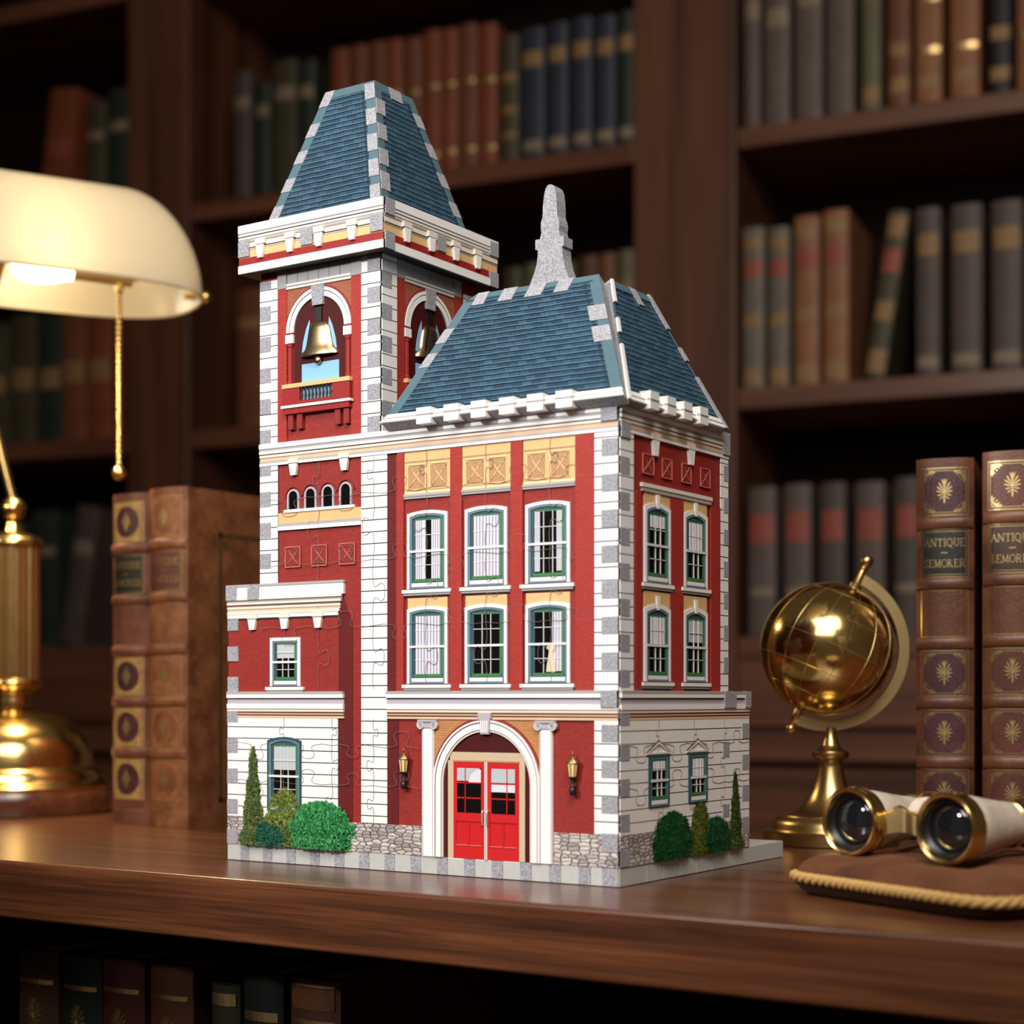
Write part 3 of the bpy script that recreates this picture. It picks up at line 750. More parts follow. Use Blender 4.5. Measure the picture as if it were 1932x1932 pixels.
# ---- bell stage of the tower: the same design on the front and the right face
def bell_face(fn, full):
    plate('brick_pilaster', fn, 16.3, 24.5, 290.4, 396, -0.3, 1.1, 'pil'); plate('brick_pilaster', fn, 81.4, 90, 290.4, 396.3, -0.3, 1.1, 'pil')
    mb = MB()
    for k in range(6):
        rect(mb, fn, 24.8 + 9.4 * k, 33.8 + 9.4 * k, 398.4, 408, -0.3, 0.8, 'frieze')
    rect(mb, fn, 16.3, 24.4, 396, 408, -0.3, 1.3, 'frieze'); rect(mb, fn, 81.4, 90, 396.5, 408, -0.3, 1.3, 'frieze')
    for h, o, mt in ((397.2, 1.6, 'white'), (396.0, 1.1, 'greymould'), (394.8, 1.4, 'cream')): rect(mb, fn, 24.4, 81.4, h - 0.1, h + 1.1, -0.3, o, mt)
    mb.build('frieze', B)
    cx = 53.0; R = 28.6; cy = 364.4
    def half(r, n=20): return [(cx - r * math.cos(PI * i / n), cy + r * math.sin(PI * i / n)) for i in range(n + 1)]
    mb = MB()
    mb.band([(u, 394.6) for u, h in half(R)], half(R), -0.3, 0.5, 'rust', fn); mb.build('rust_brick_spandrel', B)
    mb = MB(); mb.band(half(R + 1.4), half(R), -0.3, 1.0, 'redtile', fn)
    mb.band(half(R), half(26.4), -0.3, 1.6, 'white', fn); mb.band(half(26.4), half(25.8), -0.3, 1.0, 'line', fn); mb.band(half(25.8), half(22.4), -0.3, 1.3, 'white', fn)
    mb.build('arch', B)
    mb = MB(); mb.poly([(cx - 5.6, 394), (cx + 5.6, 394), (cx + 4.6, 380.6), (cx - 4.6, 380.6)], 0, 2.4, 'foam', fn); mb.build('keystone', B)
    mb = MB(); mb.poly([(cx - 22.4, 328)] + half(22.4) + [(cx + 22.4, 328)], -0.3, 0.15, 'maroon', fn)
    rect(mb, fn, cx - 26, cx + 26, 328, 357.5, -0.3, 0.1, 'dark_brick_print')
    mb.poly([(cx - 15.4, 342), (cx + 17.4, 342), (cx + 17.4, 328), (cx - 15.4, 328)], 0, 0.3, 'sky', fn)
    for s in (-1, 1):
        mb.poly([(cx + s * 15.4, 350), (cx + s * 14.4, 357), (cx + s * 11.6, 366), (cx + s * 8.5, 372), (cx + s * 8, 362), (cx + s * 11, 350)], 0, 0.3, 'sky', fn)
    mb.build('bell_opening', B)
    # bell, relief-flattened against the opening
    mb = MB()
    f2 = lambda x, y, z: fn(cx + 0.6 + x, z, 0.2 + max(0.0, -y))
    mb.lathe([(16.4, 346.4), (16.2, 348.4), (13.2, 351), (11.4, 355), (10.2, 360), (9.0, 365), (6.6, 368.4), (3.0, 369.6), (0.01, 369.8)], 'bell', 32, f2, 0.34)
    bell = mb.build('bell', B, smooth=40, weld=0)
    mb = MB(); mb.sphere((0, 0, 0), 3.0, 'bell', 14, 8, (1, 0.6, 1)); mb.v = [fn(cx + x, 343.2 + z, 1.6 - y) for x, y, z in mb.v]; mb.build('bell_clapper', bell, smooth=60)
    mb = MB(); rect(mb, fn, cx - 2.6, cx + 2.8, 369.4, 379, 0, 1.4, 'lampblack'); rect(mb, fn, cx - 14, cx - 9, 347, 350, 0, 1.2, 'lampblack')
    mb.poly([(cx - 9.4, 350), (cx - 7.6, 350), (cx - 4.2, 368), (cx - 5.6, 368)], 0, 3.6, 'lampblack', fn); mb.build('bell_yoke', bell)
    for s in (-1, 1):
        mb = MB()
        u = cx + s * 25.6
        rect(mb, fn, u - 3.4, u + 3.4, 357.4, 363.2, -0.3, 2.0, 'white'); rect(mb, fn, u - 3.4, u + 3.4, 363.2, 364.6, -0.3, 1.6, 'redtile'); rect(mb, fn, u - 3.2, u + 3.2, 356.4, 357.4, 0, 1.5, 'redtile')
        f3 = lambda x, y, z: fn(u + x, z, 0.2 + max(0.0, -y))
        mb.lathe([(2.3, 329), (2.3, 331), (1.9, 332), (1.9, 354), (2.4, 355.4), (2.4, 356.4)], 'redwood', 16, f3)
        mb.build('colonnette', B)
    mb = MB()
    rect(mb, fn, cx - 29.8, cx + 29.8, 326, 328.8, 0, 4.6, 'tan')
    rect(mb, fn, cx - 29.4, cx - 14.4, 316.8, 326, 0, 4.0, 'redwood'); rect(mb, fn, cx + 14.4, cx + 29.4, 316.8, 326, 0, 4.0, 'redwood')
    rect(mb, fn, cx - 14.4, cx + 14.4, 316.8, 326, 0, 1.0, 'sky')
    rect(mb, fn, cx - 29.8, cx + 29.8, 314.6, 316.8, 0, 4.4, 'redwood'); rect(mb, fn, cx - 30.4, cx + 30.4, 312.4, 314.2, 0, 5.0, 'white'); rect(mb, fn, cx - 29, cx + 29, 308.4, 312.4, 0, 4.0, 'redwood')
    for u in (-26, -18, 15.6, 23): rect(mb, fn, cx + u, cx + u + 4.6, 298, 308.4, 0, 2.6, 'redtile')
    bal = mb.build('balcony', B)
    mb = MB()
    for k in range(9):
        u = cx - 12.6 + 3.15 * k
        f3 = lambda x, y, z: fn(u + x, z, 3.2 - y)
        mb.lathe([(0.9, 317), (0.5, 318.2), (0.95, 320.2), (0.45, 323), (0.9, 325.8)], 'line', 8, f3)
    mb.build('balusters', bal)
bell_face(TF, True)
bell_face(TR, False)

# ---- tower cap
mb = MB(); mb.box(-297.2, -170.8, -10.2, 121, 407.8, 441, 'lampblack'); mb.build('cap_core', B)
for fn, L in ((CF, 127.0), (CR, 131.5)):
    mb = MB()
    for h0, h1, o, mt in ((435.8, 441.2, 1.4, 'white'), (434.6, 435.8, 0.9, 'greymould'), (433.6, 434.6, 1.2, 'white'), (432.8, 433.6, 0.6, 'line'), (431.4, 432.8, 1.0, 'cream'), (429.2, 431.4, 0.7, 'greymould'), (418.6, 429.2, 0.2, 'tan'),
                          (424.2, 428.4, 0.6, 'cream'), (424.8, 425.4, 0.9, 'line'), (413.4, 418.6, 0.5, 'redwood'), (408, 413.4, 1.2, 'white')):
        rect(mb, fn, 0, L, h0, h1, -0.3, o, mt)
    if fn is CF:
        for a, b, c, d in ((0, 10, 419.4, 430.2), (56.5, 67, 419.4, 430.2), (116.4, 127, 419.4, 430.2)): rect(mb, fn, a, b, c, d, 0, 1.3, 'foam')
    else:
        for a, b, c, d in ((0, 10, 430.6, 441.3), (0, 10, 408, 419.2), (58, 67.5, 419.4, 430.2), (121, 131.5, 430, 440), (121, 131.5, 408, 418.5)): rect(mb, fn, a, b, c, d, 0, 1.6, 'foam')
    mb.build('cap_entablature', B)
    for fr_ in ((0.165, 0.375, 0.575, 0.80) if fn is CF else (0.175, 0.385, 0.60, 0.80)):
        corbel(fn, L * fr_, 429.6, 416.6, 7.0, 2.6)

# ---- roofs
def frame_fn(O, U, V):
    O, U, V = Vector(O), Vector(U).normalized(), Vector(V).normalized()
    N = U.cross(V).normalized()
    return lambda u, v, o: tuple(O + U * u + V * v + N * o)
def lerp(a, b, t): return (a[0] + (b[0] - a[0]) * t, a[1] + (b[1] - a[1]) * t)
def roof_panel(fn, bl_, br, tr, tl, thick, bw, name='roof_panel', chamfer=0):
    pts = [bl_, br, tr, tl] if not chamfer else [bl_, br, tr, (tl[0], tl[1]), lerp(tl, bl_, chamfer)]
    if chamfer: pts[3] = (tl[0] + 7, tl[1])
    mb = MB(); mb.poly(pts, -thick, 0, 'foam', fn)
    H = tr[1]
    root = mb.build(name, B)
    mb = MB()
    i = lambda p, q, t, s: (p[0] + s * bw + (q[0] - p[0]) * t, p[1] + (q[1] - p[1]) * t)
    mb.poly([i(bl_, tl, 0.0, 1), i(br, tr, 0.0, -1), i(br, tr, 1 - 5 / H, -1), i(tl, bl_, 5 / H, 1)], 0, 0.35, 'slate', fn)
    mb.build('slates', root)
    mb = MB()
    mb.poly([bl_, (bl_[0] + bw, bl_[1]), i(tl, bl_, 0, 1) if not chamfer else i(tl, bl_, chamfer, 1), pts[-1]], 0, 0.6, 'teal', fn)
    mb.poly([(br[0] - bw, br[1]), br, tr, (tr[0] - bw, tr[1])], 0, 0.6, 'teal', fn)
    top = [pts[3] if chamfer else tl, tr, i(br, tr, 1 - 6 / H, 0), i(tl, bl_, 6 / H, 0)]
    mb.poly(top, 0, 0.65, 'teal', fn)
    for k in (0.0, 1.3):
        mb.poly([(br[0] - bw - 0.7 - k, br[1]), (br[0] - bw - 0.2 - k, br[1]), (tr[0] - bw - 0.2 - k, tr[1] - 6), (tr[0] - bw - 0.7 - k, tr[1] - 6)], 0, 0.55, 'tealdark', fn)
    mb.build('roof_trim', root)
    return root
def foam_tab(fn, A, Bp, f0, f1, w, parent, o=1.1, mat='foam'):
    p, q = lerp(A, Bp, f0), lerp(A, Bp, f1)
    mb = MB(); mb.poly([p, (p[0] + w, p[1]), (q[0] + w, q[1]), q], 0.0, o, mat, fn); mb.build('foam_tab', parent)

# tower roof
VF = (0, 28, 93); HF = math.hypot(28, 93)
fT = frame_fn((-279, -1, 443), (1, 0, 0), VF)
rp = roof_panel(fT, (0, 0), (99, 0), (71.5, HF), (28.5, HF), 5, 8)
for a, b in ((0.0, 0.12), (0.25, 0.355), (0.46, 0.56), (0.67, 0.775), (0.88, 1.0)): foam_tab(fT, (28.5, HF), (0, 0), a, b, 8.5, rp)
for a, b in ((0.02, 0.15), (0.235, 0.37), (0.45, 0.59), (0.66, 0.80), (0.87, 1.0)): foam_tab(fT, (71.5, HF), (99, 0), a, b, -8.5, rp)
VR = (-28, 0, 93)
fR = frame_fn((-180, -1, 443), (0, 1, 0), VR)
rp = roof_panel(fR, (0, 0), (98, 0), (70.5, HF), (27.5, HF), 5, 7)
for a, b in ((0.15, 0.28), (0.36, 0.49), (0.57, 0.705), (0.76, 0.91)): foam_tab(fR, (27.5, HF), (0, 0), a, b, 9.5, rp)
for a, b in ((0.13, 0.235), (0.345, 0.455), (0.565, 0.675), (0.78, 0.89)): foam_tab(fR, (70.5, HF), (98, 0), a, b, -8.5, rp)
mb = MB(); mb.poly([(43, HF), (56, HF), (56, HF - 9), (43, HF - 9)], 0, 1.1, 'foam', fR); mb.build('foam_tab', rp)
mb = MB()
mb.add([(-279, 97, 443), (-180, 97, 443), (-208, 69, 536), (-250.5, 69, 536)], [(0, 1, 2, 3)], 'slate')
mb.add([(-279, -1, 443), (-279, 97, 443), (-250.5, 69, 536), (-250.5, 27, 536)], [(0, 1, 2, 3)], 'slate')
mb.add([(-250.5, 30, 531), (-208, 30, 531), (-208, 69, 531), (-250.5, 69, 531)], [(0, 1, 2, 3)], 'foam')
mb.build('rear_roof_panel', B)
mb = MB(); mb.box(-294, -174, -7, 117, 441, 442.6, 'foam'); mb.build('cap_deck', B)

# main roof
VM = (0, 59, 92); HM = math.hypot(59, 92)
fM = frame_fn((-173, -9, 293), (1, 0, 0), VM)
rp = roof_panel(fM, (0, 0), (182, 0), (130, HM), (28, HM), 7, 8, chamfer=0.06)
for a, b in ((0.26, 0.385), (0.435, 0.56)): foam_tab(fM, (130, HM), (182, 0), a, b, -13, rp)
for a, b in ((0.275, 0.39), (0.47, 0.58)): foam_tab(fM, (28, HM), (0, 0), a, b, 8, rp)
for u0, u1 in ((35, 45.5), (56, 68), (77, 91), (99.5, 111.5)):
    mb = MB(); mb.poly([(u0 + 1, HM + 0.2), (u1, HM + 0.2), (u1 - 1.5, HM - 11), (u0 - 0.5, HM - 11)], 0, 1.2, 'foam', fM); mb.build('foam_tab', rp)
mb = MB()
mb.poly([(-1.5, 0), (182, 0), (179, 6.4), (2.5, 6.4)], 0, 1.6, 'white', fM)
mb.poly([(0, 2.6), (181, 2.6), (180.6, 3.4), (0.6, 3.4)], 1.4, 1.9, 'greymould', fM)
mb.build('eave_moulding', rp)
VK = (-50, 0, 92); HK = math.hypot(50, 92)
fK = frame_fn((7, 0, 292), (0, 1, 0), VK)
rp = roof_panel(fK, (-3, 0), (131, 0), (115, HK), (62, HK), 7, 2.4)
for a, b in ((0.0, 0.2), (0.34, 0.46), (0.56, 1.0)): foam_tab(fK, (62, HK), (-3, 0), a, b, 3.2, rp, 2.2, 'white')
for a, b in ((0.0, 0.26), (0.40, 0.50), (0.62, 1.0)): foam_tab(fK, (115, HK), (131, 0), a, b, -4.0, rp, 2.0, 'foam')
mb = MB(); mb.poly([(86, HK + 0.2), (95, HK + 0.2), (97, HK - 13), (90, HK - 13)], 0, 1.2, 'foam', fK); mb.build('foam_tab', rp)
mb = MB(); mb.poly([(-2, 0), (131, 0), (129.6, 7), (1.5, 7)], 0, 1.6, 'white', fK); mb.poly([(-1, 2.8), (130.6, 2.8), (130.4, 3.6), (0, 3.6)], 1.4, 1.9, 'greymould', fK); mb.build('eave_moulding', rp)
mb = MB(); mb.poly([(62, HK), (115, HK), (115, HK - 6), (62, HK - 6)], 0, 0.9, 'teal', fK); mb.build('roof_trim', rp)
mb = MB()
mb.add([(-172, 146, 290), (5, 131, 292), (-44, 115, 384), (-145, 110, 384)], [(0, 1, 2, 3)], 'slate')
mb.add([(-172, -6, 293), (-172, 146, 290), (-145, 110, 384), (-145, 50, 384)], [(0, 1, 2, 3)], 'slate')
mb.add([(-145, 46, 381), (-46, 46, 381), (-46, 114, 381), (-145, 114, 381)], [(0, 1, 2, 3)], 'teal')
mb.build('rear_roof_panel', B)
# brackets of the wall poking through the eaves, the attic wall behind stays dark
for u0, u1 in ((-143.4, -131.9), (-121.7, -110.3), (-100.6, -89.4), (-79.2, -68), (-58.4, -47), (-37.7, -26.2)):
    mb = MB(); mb.box(u0, u1, -11.5, 3, 290, 300.4, 'white'); mb.box(u0 - 0.2, u1 + 0.2, -11.9, -9, 295.6, 296.4, 'greymould'); mb.build('eave_bracket', B)
    mb = MB(); mb.poly([(u0 + 173 + 2, 6.5), (u1 + 173 - 0.5, 6.5), (u1 + 173 - 1, 10.2), (u0 + 173 + 2.4, 10.2)], 0, 0.5, 'lampblack', fM); mb.build('bracket_slot', B)
for u0, u1 in ((20.5, 31.5), (42.4, 53.4), (64.4, 75.4), (86.6, 97.6)):
    mb = MB(); mb.box(-3, 10.5, u0, u1, 290, 301, 'white'); mb.box(8, 10.9, u0 - 0.2, u1 + 0.2, 295.4, 296.2, 'greymould'); mb.build('eave_bracket', B)
    mb = MB(); mb.poly([(u0 + 1, 6.8), (u1 - 1, 6.8), (u1 - 1.6, 10.4), (u0 + 0.6, 10.4)], 0, 0.5, 'lampblack', fK); mb.build('bracket_slot', B)

# finial
FIN = [(-100.8, 380), (-100.8, 386.4), (-96.9, 394.1), (-94.6, 400.7), (-93.6, 409.8), (-95.7, 410.1), (-95.8, 416.7), (-92.2, 416.7), (-91.0, 420.7), (-91.5, 423.7), (-91.4, 427.6), (-90.2, 430.3), (-89.8, 438.1), (-89.0, 444.8), (-87.6, 449.6), (-85.6, 451.5),
       (-83.2, 451.4), (-81.2, 449.8), (-80.0, 446.6), (-79.2, 441), (-78.8, 430.4), (-77.6, 427.4), (-77.0, 423.8), (-77.6, 420.4), (-76.6, 416.4), (-73.6, 416.0), (-73.6, 409.6), (-75.0, 409.4), (-74.4, 402), (-72.6, 395), (-69.6, 387.4), (-69.6, 380)]
mb = MB(); mb.poly(FIN, -67, -56, 'foam', FR); mb.build('finial', B)

# ---- entrance
CX, CY, RO, RI = -96.2, 59.2, 40.7, 33.4
def halfc(r, n=28): return [(CX - r * math.cos(PI * i / n), CY + r * math.sin(PI * i / n)) for i in range(n + 1)]
mb = MB(); mb.band([(u, 100.2) for u, h in halfc(RO + 0.2)], halfc(RO + 0.2), -0.3, 0.4, 'orange', FR); mb.build('orange_brick_spandrel', B)
mb = MB()
mb.poly([(CX - RI, 11.4)] + halfc(RI) + [(CX + RI, 11.4)], -0.3, 0.15, 'maroon', FR); mb.build('porch_recess', B)
mb = MB()
def ring(ra, rb, o, mt): mb.band([(CX - ra, 11.5)] + halfc(ra) + [(CX + ra, 11.5)], [(CX - rb, 11.5)] + halfc(rb) + [(CX + rb, 11.5)], -0.3, o, mt, FR)
mb.band(halfc(RO + 1.8), halfc(RO), -0.3, 0.9, 'redtile', FR)
ring(RO, RO - 1.2, 2.2, 'white'); ring(RO - 1.2, RO - 1.9, 1.4, 'line'); ring(RO - 1.9, RI + 1.4, 1.9, 'white'); ring(RI + 1.4, RI + 0.9, 1.1, 'line'); ring(RI + 0.9, RI, 1.5, 'cream')
mb.build('arch', B)
mb = MB(); mb.poly([(-101.2, 104.6), (-91.4, 104.6), (-91.4, 101.2), (-92.4, 99.8), (-92.9, 91), (-99.3, 91), (-100.0, 99.8), (-101.2, 101.2)], 0, 3.0, 'lilac', FR)
for k in range(4): rect(mb, FR, -99.0 + k * 1.55, -98.2 + k * 1.55, 92, 99.4, 2.8, 3.4, 'white')
mb.build('keystone', B)
for a, b in ((-146.2, -136.8), (-55.6, -46.4)):
    mb = MB(); rect(mb, FR, a, b, 11.5, 94.6, -0.3, 1.6, 'white'); rect(mb, FR, b - 0.9, b - 0.4, 11.5, 94, 1.4, 1.75, 'greymould'); rect(mb, FR, a + 0.4, a + 0.9, 11.5, 94, 1.4, 1.75, 'greymould')
    col = mb.build('column', B)
    mb = MB(); c = (a + b) / 2
    rect(mb, FR, c - 7.4, c + 7.4, 98.4, 99.8, 0, 3.0, 'lilac'); rect(mb, FR, c - 5, c + 5, 94.6, 98.4, 0, 2.2, 'lilac')
    for s in (-1, 1):
        pts = []
        for i in range(26):
            t = i / 25 * 2.1 * 2 * PI; r = 2.9 - 2.3 * i / 25
            pts.append((c + s * (5.2 + r * math.sin(t)) , 96.4 + r * math.cos(t)))
        mb.poly([(c + s * 5.2 + 2.8 * math.cos(2 * PI * i / 20), 96.4 + 2.8 * math.sin(2 * PI * i / 20)) for i in range(20)], 0, 1.9, 'lilac', FR)
        mb.ribbon(pts, 0.7, 1.8, 2.8, 'white', FR)
    mb.build('ionic_capital', col)
mb = MB()
rect(mb, FR, -124.4, -66.6, 74, 79.4, -0.2, 0.7, 'beige'); rect(mb, FR, -126, -121.6, 11.5, 74, -0.2, 0.7, 'beige'); rect(mb, FR, -71.2, -67, 11.5, 74, -0.2, 0.7, 'beige')
rect(mb, FR, -122, -70.8, 73.2, 74.2, 0, 1.0, 'tandark')
mb.build('door_frame', B)
mb = MB(); rect(mb, FR, -97.1, -95.1, 11.5, 73.4, 0, 1.5, 'bar'); rect(mb, FR, -96.4, -95.8, 11.5, 73.4, 1.4, 1.7, 'frieze'); mb.build('door_post', B)
for a, b, hs in ((-121.6, -97.1, 1), (-95.1, -71.2, -1)):
    mb = MB(); rect(mb, FR, a, b, 11.5, 73.2, -0.2, 0.8, 'doorred')
    door = mb.build('door', B)
    g0, g1 = (a + 3, b - 3)
    mb = MB(); rect(mb, FR, g0, g1, 40.8, 69.2, 0, 0.95, 'glass'); mb.build('door_pane', door)
    mb = MB()
    if hs == 1: rect(mb, FR, g0, g1 - 1, 61, 69.2, 0, 1.02, 'blind')
    else: rect(mb, FR, g0, g1, 60.4, 69.2, 0, 1.02, 'blind'); rect(mb, FR, g0, g1, 54.5, 59.6, 0, 1.02, 'curtain')
    if hs == 1: mb.poly([(g1, 69)] + [(g1 - 9.5 * math.sin(i / 10 * PI / 2), 59.5 + 9 * math.cos(i / 10 * PI / 2)) for i in range(11)] + [(g1, 59.5)], 0, 1.1, 'curtain', FR)
    mb.build('door_curtain', door)
    mb = MB()
    for k in (1, 2): u = g0 + (g1 - g0) * k / 3 * (1.05 if k == 1 else 1); rect(mb, FR, u - 0.3, u + 0.3, 40.8, 69.2, 0.5, 1.3, 'doorred') if k == (1 if hs == 1 else 2) or k == 2 and hs == -1 else None
    for h in (50.2, 59.9): rect(mb, FR, g0, g1, h - 0.4, h + 0.4, 0.5, 1.3, 'doorred')
    mb.build('door_glazing_bars', door)
    mb = MB()
    for k in (0, 1):
        u0 = a + 2.2 + k * 10.6; u1 = u0 + 9.2
        rect(mb, FR, u0, u1, 20, 35, 0.6, 0.95, 'doorred')
        mb.ribbon([(u0, 35), (u1, 35)], 0.9, 0.7, 1.05, 'doordark', FR); mb.ribbon([(u0, 35), (u0, 20)], 0.5, 0.7, 1.05, 'doordark', FR); mb.ribbon([(u0, 20), (u1, 20)], 0.5, 0.7, 1.3, 'redline', FR)
    mb.build('door_panels', door)
    mb = MB(); u = b - 0.9 if hs == 1 else a + 0.9
    mb.tube([(u, -0.8, 33.4), (u, -2.6, 33.8), (u, -2.8, 35), (u, -2.8, 41), (u, -2.6, 42.2), (u, -0.8, 42.6)], 0.45, 'steel', 8); mb.build('door_handle', door, smooth=50)

def lantern(uc):
    L = empty('wall_lantern'); L.parent = B
    f = lambda x, y, z: (uc + x, -3.2 + y * 0.75, z)
    mb = MB()
    mb.lathe([(0.01, 81.8), (0.4, 80), (0.7, 79.2), (0.3, 78.4), (1.2, 77.6), (1.7, 76.9), (4.2, 74.8), (4.4, 74.2), (4.0, 74.0)], 'lampbronze', 12, f); mb.build('lantern_cap', L, smooth=40)
    mb = MB(); mb.lathe([(3.6, 74), (2.4, 65.8)], 'lampglass', 8, f); mb.build('lantern_glass', L)
    mb = MB()
    for k in range(8):
        a = 2 * PI * k / 8
        mb.tube([f(3.7 * math.cos(a), 3.7 * math.sin(a), 74), f(2.5 * math.cos(a), 2.5 * math.sin(a), 65.6)], 0.28, 'lampbronze', 6)
    mb.build('lantern_ribs', L)
    mb = MB(); mb.lathe([(2.9, 65.8), (2.6, 64.8), (1.4, 64.2), (1.2, 60.4), (1.5, 60), (1.3, 59.4), (2.2, 58.6), (2.3, 56), (1.6, 54.4), (0.01, 54)], 'lampblack', 12, f)
    mb.box(-1, 1, 0, 4, 56, 60, 'lampblack', f); mb.build('lantern_bracket', L, smooth=40)
lantern(-159.9); lantern(-30.6)

# ---- planted shrubs at the foot of the walls: half-round clumps of leaves
def shrub(fn, uc, w, h0, h1, mat, shape, n, leaf, seed, depth=5.0, label=None):
    rnd = random.Random(seed); mb = MB()
    ph = rnd.uniform(0, 6)
    def width(t):
        return width0(t) * (1 + 0.06 * math.sin(t * 17 + ph) + 0.05 * math.sin(t * 31 + ph * 2))
    def width0(t):
        if shape == 'cone': return w / 2 * (1 - t) ** 0.75 * (0.86 + 0.14 * math.sin(t * 23)) + 0.6
        if shape == 'flame': return w / 2 * math.sqrt(max(0.0, 1 - (2 * t - 0.7) ** 2 / 1.69)) * (1 - 0.25 * t)
        return w / 2 * math.sqrt(max(0.0, 1 - max(0.0, (t - 0.35) / 0.65) ** 2)) * (0.84 + 0.16 * min(1, t / 0.35))
    H = h1 - h0
    rows = 9; prev = None
    for i in range(rows + 1):   # woody core
        t = i / rows * 0.98; ww = width(t) * 0.9
        cur = [fn(uc + ww * math.cos(PI * k / 8), h0 + t * H, 0.4 + depth * 0.75 * (ww / (w / 2)) * math.sin(PI * k / 8)) for k in range(9)]
        if prev:
            for k in range(8): mb.add([prev[k], prev[k + 1], cur[k + 1], cur[k]], [(0, 1, 2, 3)], mat)
        prev = cur
    for _ in range(n):
        t = rnd.random() ** 1.1; ww = width(t)
        a = PI * rnd.random()
        u = uc + ww * math.cos(a) * rnd.uniform(0.85, 1.05); o = 0.8 + depth * (ww / (w / 2)) * math.sin(a) * rnd.uniform(0.8, 1.1)
        h = h0 + t * H * rnd.uniform(0.96, 1.02)
        ang = rnd.gauss(PI / 2, 0.75); L = leaf * rnd.uniform(0.7, 1.4); wd = L * 0.36
        du, dh = math.cos(ang) * L, math.sin(ang) * L; pu, ph = -math.sin(ang) * wd, math.cos(ang) * wd; do = rnd.uniform(-0.2, 1.2)
        hh = max(h, h0 + 0.5)
        mb.add([fn(u - du * 0.4, max(h0, hh - dh * 0.4), o), fn(u + pu * 0.5, max(h0, hh + ph * 0.5), o + do * 0.6), fn(u + du * 0.6, max(h0, hh + dh * 0.6), o + do), fn(u - pu * 0.5, max(h0, hh - ph * 0.5), o + do * 0.4)], [(0, 1, 2, 3)], mat)
    o = mb.build('shrub', B, weld=0)
    if label: o['label'] = label
shrub(FR, -264, 35, 11.5, 51.6, 'leaf_olive', 'dome', 1500, 2.4, 2, 3.0, 'olive green bushy shrub')
shrub(FR, -293, 24, 11.5, 79, 'leaf_conifer', 'cone', 2200, 2.2, 1, 4.2, 'tall narrow conifer by the wing window')
shrub(FR, -276, 36, 11.5, 28.4, 'leaf_teal', 'dome', 900, 2.2, 3, 4.6, 'low dark teal shrub')
shrub(FR, -232, 55, 11.5, 43.4, 'leaf_bright', 'dome', 2400, 2.8, 4, 6.0, 'large bright green round shrub')
shrub(RT, 104, 31, 11.5, 48, 'leaf_olive', 'flame', 1300, 2.4, 6, 3.0, 'olive green shrub under the right window')
shrub(RT, 156, 22, 11.5, 64, 'leaf_conifer', 'cone', 1500, 2.2, 8, 4.0, 'narrow conifer at the annex corner')
shrub(RT, 65, 52, 11.5, 41.6, 'leaf_dark', 'dome', 2000, 2.4, 5, 5.0, 'dark green round shrub nearest the corner')
shrub(RT, 126, 42, 11.5, 35, 'leaf_dark', 'dome', 1400, 2.4, 7, 5.0, 'dark green low shrub beside the conifer')

# ---- jigsaw cuts
def knob(p, q, s=1):
    (x0, y0), (x1, y1) = p, q; dx, dy = x1 - x0, y1 - y0; nx, ny = -dy * s, dx * s
    prof = [(0, 0), (0.2, -0.02), (0.36, 0.0), (0.415, 0.02), (0.41, 0.07), (0.375, 0.12), (0.37, 0.165), (0.40, 0.2), (0.46, 0.215), (0.55, 0.215), (0.61, 0.2), (0.635, 0.165), (0.625, 0.12), (0.59, 0.07), (0.585, 0.02), (0.64, 0.0), (0.8, -0.02), (1, 0)]
    return [(x0 + dx * a + nx * b, y0 + dy * a + ny * b) for a, b in prof]
def seams(fn, cols, rows, name='jigsaw_cuts', o=1.32):
    rnd = random.Random(3); mb = MB()
    for i in range(len(cols)):
        for j in range(len(rows) - 1):
            if 0 < i < len(cols) - 1 or cols[i] in (-186.5,): mb.ribbon(knob((cols[i], rows[j]), (cols[i], rows[j + 1]), rnd.choice((-1, 1))), 0.19, 1.0, o, 'seam', fn)
    for j in range(1, len(rows) - 1):
        for i in range(len(cols) - 1):
            mb.ribbon(knob((cols[i], rows[j]), (cols[i + 1], rows[j]), rnd.choice((-1, 1))), 0.17, 1.0, o, 'seam', fn)
    mb.build(name, B)
seams(FR, [-286, -234, -186.5, -143, -96, -48, -17], [120, 162, 206, 250, 274])
seams(FR, [-316, -265, -222, -186.5, -140], [31, 56, 82, 100])
seams(RT, [2, 48, 96, 140, 177], [32, 58, 84, 100])

# ================================================================== LOW CABINET (the table)
XA, XB, YA, YB = -1.45, 0.62, -0.0915, 0.665
T = empty('low_bookcase', (XA, YA, -0.80))
tag(T, 'dark walnut low bookcase whose thick top carries the model building', 'cabinet')
def tbox(name, x0, x1, y0, y1, z0, z1, mat='table', bev=0.003, seg=3):
    mb = MB(); mb.box(x0 - XA, x1 - XA, y0 - YA, y1 - YA, z0 + 0.8, z1 + 0.8, mat); return mb.build(name, T, scale=1.0, bevel=bev, bseg=seg)
tbox('top_board', XA, XB, YA, YB, -0.0405, 0.0, 'table', 0.0025)
tbox('side_panel', XA + 0.02, XA + 0.05, YA + 0.03, YB - 0.02, -0.80, -0.0405); tbox('side_panel', XB - 0.05, XB - 0.02, YA + 0.03, YB - 0.02, -0.80, -0.0405)
tbox('back_panel', XA + 0.05, XB - 0.05, 0.30, 0.315, -0.80, -0.0405, 'caseback')
tbox('shelf', XA + 0.05, XB - 0.05, YA + 0.03, 0.30, -0.38, -0.355); tbox('shelf', XA + 0.05, XB - 0.05, YA + 0.03, 0.30, -0.78, -0.74)

